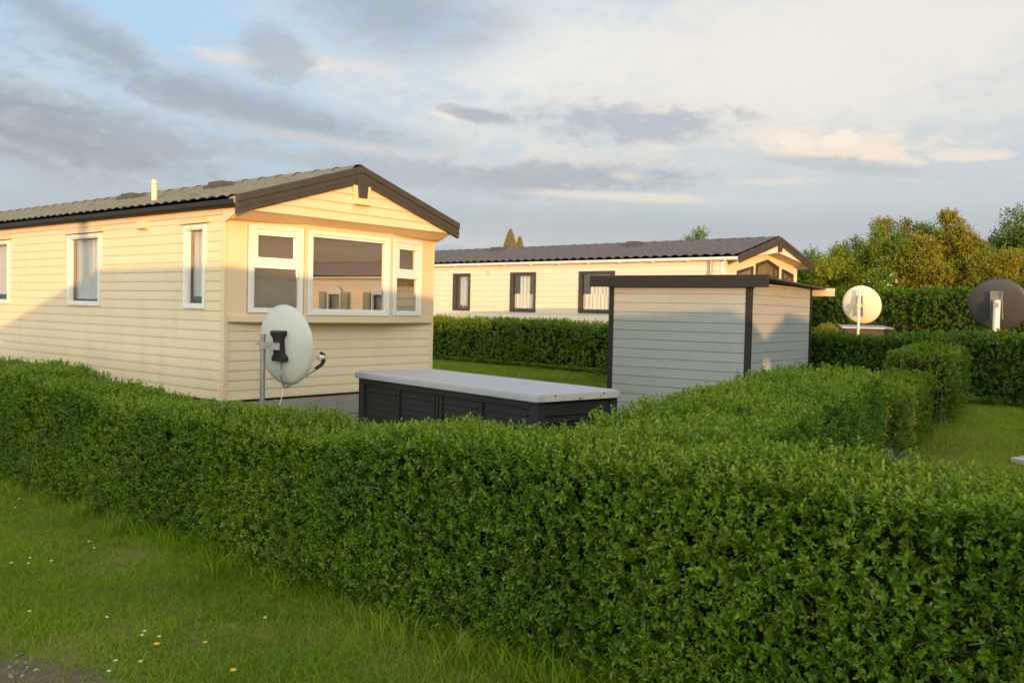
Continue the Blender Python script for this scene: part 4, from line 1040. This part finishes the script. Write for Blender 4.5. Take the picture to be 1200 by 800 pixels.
def on_ground(px, py):
    cp, sp = math.cos(R(1.9314)), math.sin(R(1.9314)); cr, sr = math.cos(R(1.2723)), math.sin(R(1.2723))
    F_ = Vector((0, cp, -sp)); U0 = Vector((0, sp, cp)); R0 = Vector((1, 0, 0)); Rr = R0 * cr + U0 * sr; Uu = U0 * cr - R0 * sr
    d = F_ + Rr * ((px - 600) / 1045.4) - Uu * ((py - 400) / 1045.4); t = EYE / -d.z
    for _ in range(6): t = (EYE - .05 - float(gz(d.x * t, d.y * t))) / -d.z
    return d.x * t, d.y * t
for k, (px, py) in enumerate([(22, 588), (17, 597), (104, 637), (110, 644), (35, 657), (33, 664), (60, 662), (13, 663), (34, 718), (125, 726), (166, 748), (169, 746), (186, 752), (135, 776), (164, 782), (127, 790), (310, 728)]):
    x, y = on_ground(px, py); flower('daisy', 'tiny white daisy open in the verge grass', x, y, .055 + .02 * random.random(), .011, 9, 'white daisies in the verge', 'daisy')
for px, py, lb in ((183, 760, 'dandelion in the verge, leftmost of the three yellow ones'), (240, 758, 'smallest yellow dandelion, highest up the verge'), (273, 791, 'rightmost yellow dandelion close to the bottom edge')):
    x, y = on_ground(px, py); flower('dandelion', lb, x, y, .07, .019 if px != 240 else .012, 16, 'yellow dandelions in the verge', 'dandelion')

# -------------------------------------------------------------------- NEIGHBOURS OUTSIDE THE FRAME (they throw the evening shade, the last two added for it, one is mirrored in the bay window)
plain_caravan((20.8, 7.9), R(41), 3.2, 8.6, 2.62, 3.22, 'cream caravan with grey green shutters and arched windows, seen mirrored in the bay window', M['cream2'], M['tile_brown'], shutters=True)
def behind(peak, ridge_az, W, L, zA, rise, label, flue=None):
    """caravan whose near ridge end is at peak (x,y) with its ridge running along ridge_az"""
    ry = Vector((math.sin(ridge_az), math.cos(ridge_az), 0)); rx = Vector((ry.y, -ry.x, 0))
    o = Vector((*peak, 0)) - rx * (W / 2)
    g = float(gz(*peak)) - .02
    plain_caravan((o.x, o.y), math.atan2(rx.y, rx.x), W, L, zA - rise - g, zA - g, label, M['cream2'], M['tile_olive'], flue=flue)
behind((.55, -9.9), R(129.4), 4.6, 9.6, 3.05, .75, 'cream caravan across the path behind the viewer, nearest one', flue=.5)
behind((10.77, -17.76), R(219.4), 3.0, 9.0, 3.14, .50, 'cream caravan across the path behind the viewer, end on')
behind((14.2, -23.6), R(129.4), 1.7, 6.0, 3.46, .42, 'narrow unseen caravan shape added behind the viewer to shape shade on the shed')  # added sun blocker, its left edge cuts the lit V on the shed
behind((14.2, -20.0), R(129.4), 3.2, 11.0, 3.10, .55, 'unseen caravan shape added at the far right to shade the lawn and hedges')  # added sun blocker for the right lawn and back hedge

# -------------------------------------------------------------------- CAMERA
pt, rl = R(1.9314), R(1.2723)
F_ = Vector((0, math.cos(pt), -math.sin(pt))); U0 = Vector((0, math.sin(pt), math.cos(pt))); R0 = Vector((1, 0, 0))
Rr = R0 * math.cos(rl) + U0 * math.sin(rl); Uu = U0 * math.cos(rl) - R0 * math.sin(rl)
cam = bpy.data.cameras.new('camera'); co = bpy.data.objects.new('camera', cam); col.objects.link(co)
co.matrix_world = Matrix(((Rr.x, Uu.x, -F_.x, 0), (Rr.y, Uu.y, -F_.y, 0), (Rr.z, Uu.z, -F_.z, EYE), (0, 0, 0, 1)))
cam.sensor_width = 36; cam.lens = 1045.4 / 1200 * 36; cam.clip_start = .05; cam.clip_end = 2000
sc.camera = co

# -------------------------------------------------------------------- SUN AND SKY
SUN_STR, SKY_STR, EXPO = 2.8, 0.1, 1.15
sd = Vector((math.sin(R(AZ_SUN)) * math.cos(R(EL_SUN)), math.cos(R(AZ_SUN)) * math.cos(R(EL_SUN)), math.sin(R(EL_SUN))))
ld = bpy.data.lights.new('sun', 'SUN'); ld.energy = SUN_STR; ld.angle = R(.25); ld.color = (1.0, .48, .17)
lo = bpy.data.objects.new('sun', ld); col.objects.link(lo); lo.rotation_euler = sd.to_track_quat('Z', 'Y').to_euler(); lo.location = (3, -6, 12)

w = bpy.data.worlds.new('World'); sc.world = w; w.use_nodes = True
T = w.node_tree; T.nodes.clear()
def nd(t, **k):
    n = T.nodes.new(t)
    for a, b in k.items(): setattr(n, a, b)
    return n
def val(x, sock):
    if isinstance(x, (int, float)): sock.default_value = x
    else: T.links.new(x, sock)
def mth(op, a, b=None, c=None, clamp=False):
    n = nd('ShaderNodeMath', operation=op, use_clamp=clamp); val(a, n.inputs[0])
    if b is not None: val(b, n.inputs[1])
    if c is not None: val(c, n.inputs[2])
    return n.outputs[0]
def sstep(x, lo_, hi_, t0=0.0, t1=1.0):
    n = nd('ShaderNodeMapRange', interpolation_type='SMOOTHSTEP'); val(x, n.inputs[0]); n.inputs[1].default_value = lo_; n.inputs[2].default_value = hi_; n.inputs[3].default_value = t0; n.inputs[4].default_value = t1
    return n.outputs[0]
def mixc(f, a, b):
    n = nd('ShaderNodeMix', data_type='RGBA'); val(f, n.inputs[0])
    for x, s in ((a, n.inputs[6]), (b, n.inputs[7])):
        if isinstance(x, tuple): s.default_value = (*x, 1)
        else: T.links.new(x, s)
    return n.outputs[2]
def lin(r, g, b):
    """sky colour as it should look on screen -> world units"""
    f = lambda c: ((c / 255 + .055) / 1.055) ** 2.4 if c > 10 else c / 255 / 12.92
    k = 1 / (SKY_STR * 2 ** EXPO)
    return (f(r) * k, f(g) * k, f(b) * k)
tc = nd('ShaderNodeTexCoord'); sep = nd('ShaderNodeSeparateXYZ'); T.links.new(tc.outputs['Generated'], sep.inputs[0])
dx, dy, dz = sep.outputs
az = mth('ARCTAN2', dx, dy); el = mth('ARCSINE', dz)
# cloud-plane coordinates for broken wisps
zc = mth('ADD', mth('MAXIMUM', dz, 0.0), .10)
cmb = nd('ShaderNodeCombineXYZ'); val(mth('DIVIDE', dx, zc), cmb.inputs[0]); val(mth('DIVIDE', dy, zc), cmb.inputs[1])
def noise(scale, detail=6, rough=.6, vec=None, dist=0.0, off=(0, 0, 0), stretch=(1, 1, 1)):
    mp = nd('ShaderNodeMapping'); mp.inputs['Location'].default_value = off; mp.inputs['Scale'].default_value = stretch; T.links.new(vec or cmb.outputs[0], mp.inputs[0])
    n = nd('ShaderNodeTexNoise'); n.inputs['Scale'].default_value = scale; n.inputs['Detail'].default_value = detail; n.inputs['Roughness'].default_value = rough; n.inputs['Distortion'].default_value = dist
    T.links.new(mp.outputs[0], n.inputs['Vector']); return n.outputs['Fac']
ae = nd('ShaderNodeCombineXYZ'); val(az, ae.inputs[0]); val(mth('MULTIPLY', el, 2.2), ae.inputs[1])
nA = noise(4.5, 7, .62, ae.outputs[0], .4)            # large shape
nB = noise(16, 6, .6, ae.outputs[0], .6, (4, 2, 0))    # edge breakup
nC = noise(46, 5, .6, ae.outputs[0], .3, (1, 7, 0))    # curdling
wob = mth('ADD', mth('MULTIPLY', mth('SUBTRACT', nA, .5), 1.9), mth('ADD', mth('MULTIPLY', mth('SUBTRACT', nB, .5), 1.7), mth('MULTIPLY', mth('SUBTRACT', nC, .5), 1.0)))
# clear sky: pale blue above, greyer towards the horizon
sky = mixc(sstep(el, .03, .33), lin(166, 176, 192), lin(164, 196, 228))
wisp = noise(1.15, 8, .66, None, .5, (3, 1, 0), (1, .55, 1))
sky = mixc(mth('MULTIPLY', sstep(wisp, .42, .72), .75), sky, lin(196, 205, 214))
def pix(px, py):
    d = (F_ + Rr * ((px - 600) / 1045.4) - Uu * ((py - 400) / 1045.4)).normalized()
    return math.atan2(d.x, d.y), math.asin(d.z)
def cloud(sky, px, py, wx, wy, ang, colr, amt, soft=.75, rag=1.0):
    a, e = pix(px, py); wx /= 1045.4; wy /= 1045.4; c_, s_ = math.cos(R(ang)), math.sin(R(ang))
    u = mth('SUBTRACT', az, a); v = mth('SUBTRACT', el, e)
    p = mth('ADD', mth('MULTIPLY', u, c_ / wx), mth('MULTIPLY', v, -s_ / wx)); q_ = mth('ADD', mth('MULTIPLY', u, s_ / wy), mth('MULTIPLY', v, c_ / wy))
    d = mth('SQRT', mth('ADD', mth('MULTIPLY', p, p), mth('MULTIPLY', q_, q_)))
    m = sstep(mth('SUBTRACT', d, mth('MULTIPLY', wob, rag)), 1.0 + soft * .5, 1.0 - soft, 0, amt)
    return mixc(m, sky, colr)
CL = [
 (1000, 120, 640, 190, 0, lin(196, 198, 203), .8, .95, .45),
 (960, 52, 530, 112, -4, lin(230, 222, 212), .97, .9, .5),
 (640, 70, 110, 34, -8, lin(226, 222, 218), .75, .8, .8),
 (105, 48, 140, 26, 24, lin(148, 156, 172), .9, .85, .75),
 (40, 145, 190, 46, 8, lin(141, 145, 163), .97, .85, .75),
 (200, 170, 60, 14, 14, lin(150, 155, 172), .8, .6, 1.2),
 (310, 132, 200, 25, 10, lin(148, 155, 173), .95, .8, .85),
 (470, 18, 130, 46, 6, lin(152, 162, 180), .9, .9, .7),
 (340, 73, 110, 10, 0, lin(224, 210, 204), .8, .8, .8),
 (322, 60, 42, 32, 35, lin(158, 166, 182), .8, .6, 1.0),
 (460, 178, 230, 8, 6, lin(205, 198, 200), .6, .9, .9),
 (440, 198, 280, 18, 4, lin(160, 166, 182), .85, .6, 1.2),
 (700, 190, 160, 12, 2, lin(214, 204, 202), .7, .8, 1.0),
 (690, 206, 160, 18, 0, lin(156, 161, 177), .9, .55, 1.2),
 (760, 130, 130, 18, 4, lin(224, 211, 205), .85, .7, 1.0),
 (728, 145, 125, 24, 3, lin(162, 167, 182), .85, .5, 1.1),
 (770, 172, 26, 6, 8, lin(222, 208, 202), .7, .7, 1.0),
 (960, 172, 120, 20, 5, lin(230, 214, 201), .95, .45, 1.1),
 (930, 168, 26, 11, 0, lin(240, 222, 208), .9, .4, 1.2),
 (985, 164, 24, 12, 0, lin(242, 224, 208), .9, .4, 1.2),
 (1010, 180, 34, 10, 0, lin(236, 214, 200), .9, .4, 1.2),
 (1050, 190, 30, 6, 3, lin(234, 214, 204), .9, .4, 1.2),
 (960, 190, 90, 8, 5, lin(182, 182, 190), .85, .5, 1.2),
 (1020, 200, 60, 6, 4, lin(176, 178, 188), .7, .6, 1.2),
 (740, 231, 120, 6, 2, lin(218, 208, 204), .9, .6, .9),
 (735, 206, 26, 7, 6, lin(222, 206, 196), .8, .85, .75),
 (900, 213, 60, 7, 0, lin(218, 208, 203), .8, .6, 1.1),
 (525, 133, 20, 7, 4, lin(236, 216, 204), .9, .5, .9),
 (560, 135, 48, 8, 8, lin(150, 155, 170), .8, .6, 1.0),
 (1130, 182, 46, 6, 2, lin(228, 214, 204), .8, .5, 1.1),
 (700, 264, 800, 24, 1, lin(160, 169, 186), .7, .95, .6),
]
for c in CL: sky = cloud(sky, *c)
# the rest of the heavens: dark bank added at right to dim bay reflections, haze behind the viewer boosted to lift shade
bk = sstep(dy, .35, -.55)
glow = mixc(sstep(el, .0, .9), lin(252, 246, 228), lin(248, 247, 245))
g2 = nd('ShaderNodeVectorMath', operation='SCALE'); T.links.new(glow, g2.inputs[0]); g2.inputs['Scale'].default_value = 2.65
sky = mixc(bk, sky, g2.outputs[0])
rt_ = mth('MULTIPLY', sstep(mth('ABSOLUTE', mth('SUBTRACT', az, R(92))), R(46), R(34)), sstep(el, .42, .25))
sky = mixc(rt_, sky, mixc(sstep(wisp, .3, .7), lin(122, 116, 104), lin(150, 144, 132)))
zen = sstep(el, .45, .9); sky = mixc(mth('MULTIPLY', zen, .8), sky, lin(205, 214, 226))
ns = nd('ShaderNodeTexSky', sky_type='NISHITA'); ns.sun_disc = False; ns.sun_elevation = R(EL_SUN); ns.sun_rotation = R(AZ_SUN); ns.air_density = 1.2; ns.dust_density = 2.0; ns.ozone_density = 1.5
thin = nd('ShaderNodeMix', data_type='RGBA', blend_type='ADD'); thin.inputs[0].default_value = .35; T.links.new(sky, thin.inputs[6]); T.links.new(ns.outputs[0], thin.inputs[7])
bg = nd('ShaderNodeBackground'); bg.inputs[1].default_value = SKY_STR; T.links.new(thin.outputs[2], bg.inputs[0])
wo = nd('ShaderNodeOutputWorld'); T.links.new(bg.outputs[0], wo.inputs[0])
w.cycles.sampling_method = 'MANUAL'; w.cycles.sample_map_resolution = 1024

vs = sc.view_settings; vs.view_transform = 'Standard'; vs.look = 'None'; vs.exposure = EXPO; vs.gamma = 1; vs.use_curve_mapping = False
sc.cycles.use_denoising = True; sc.cycles.max_bounces = 8; sc.cycles.transparent_max_bounces = 12
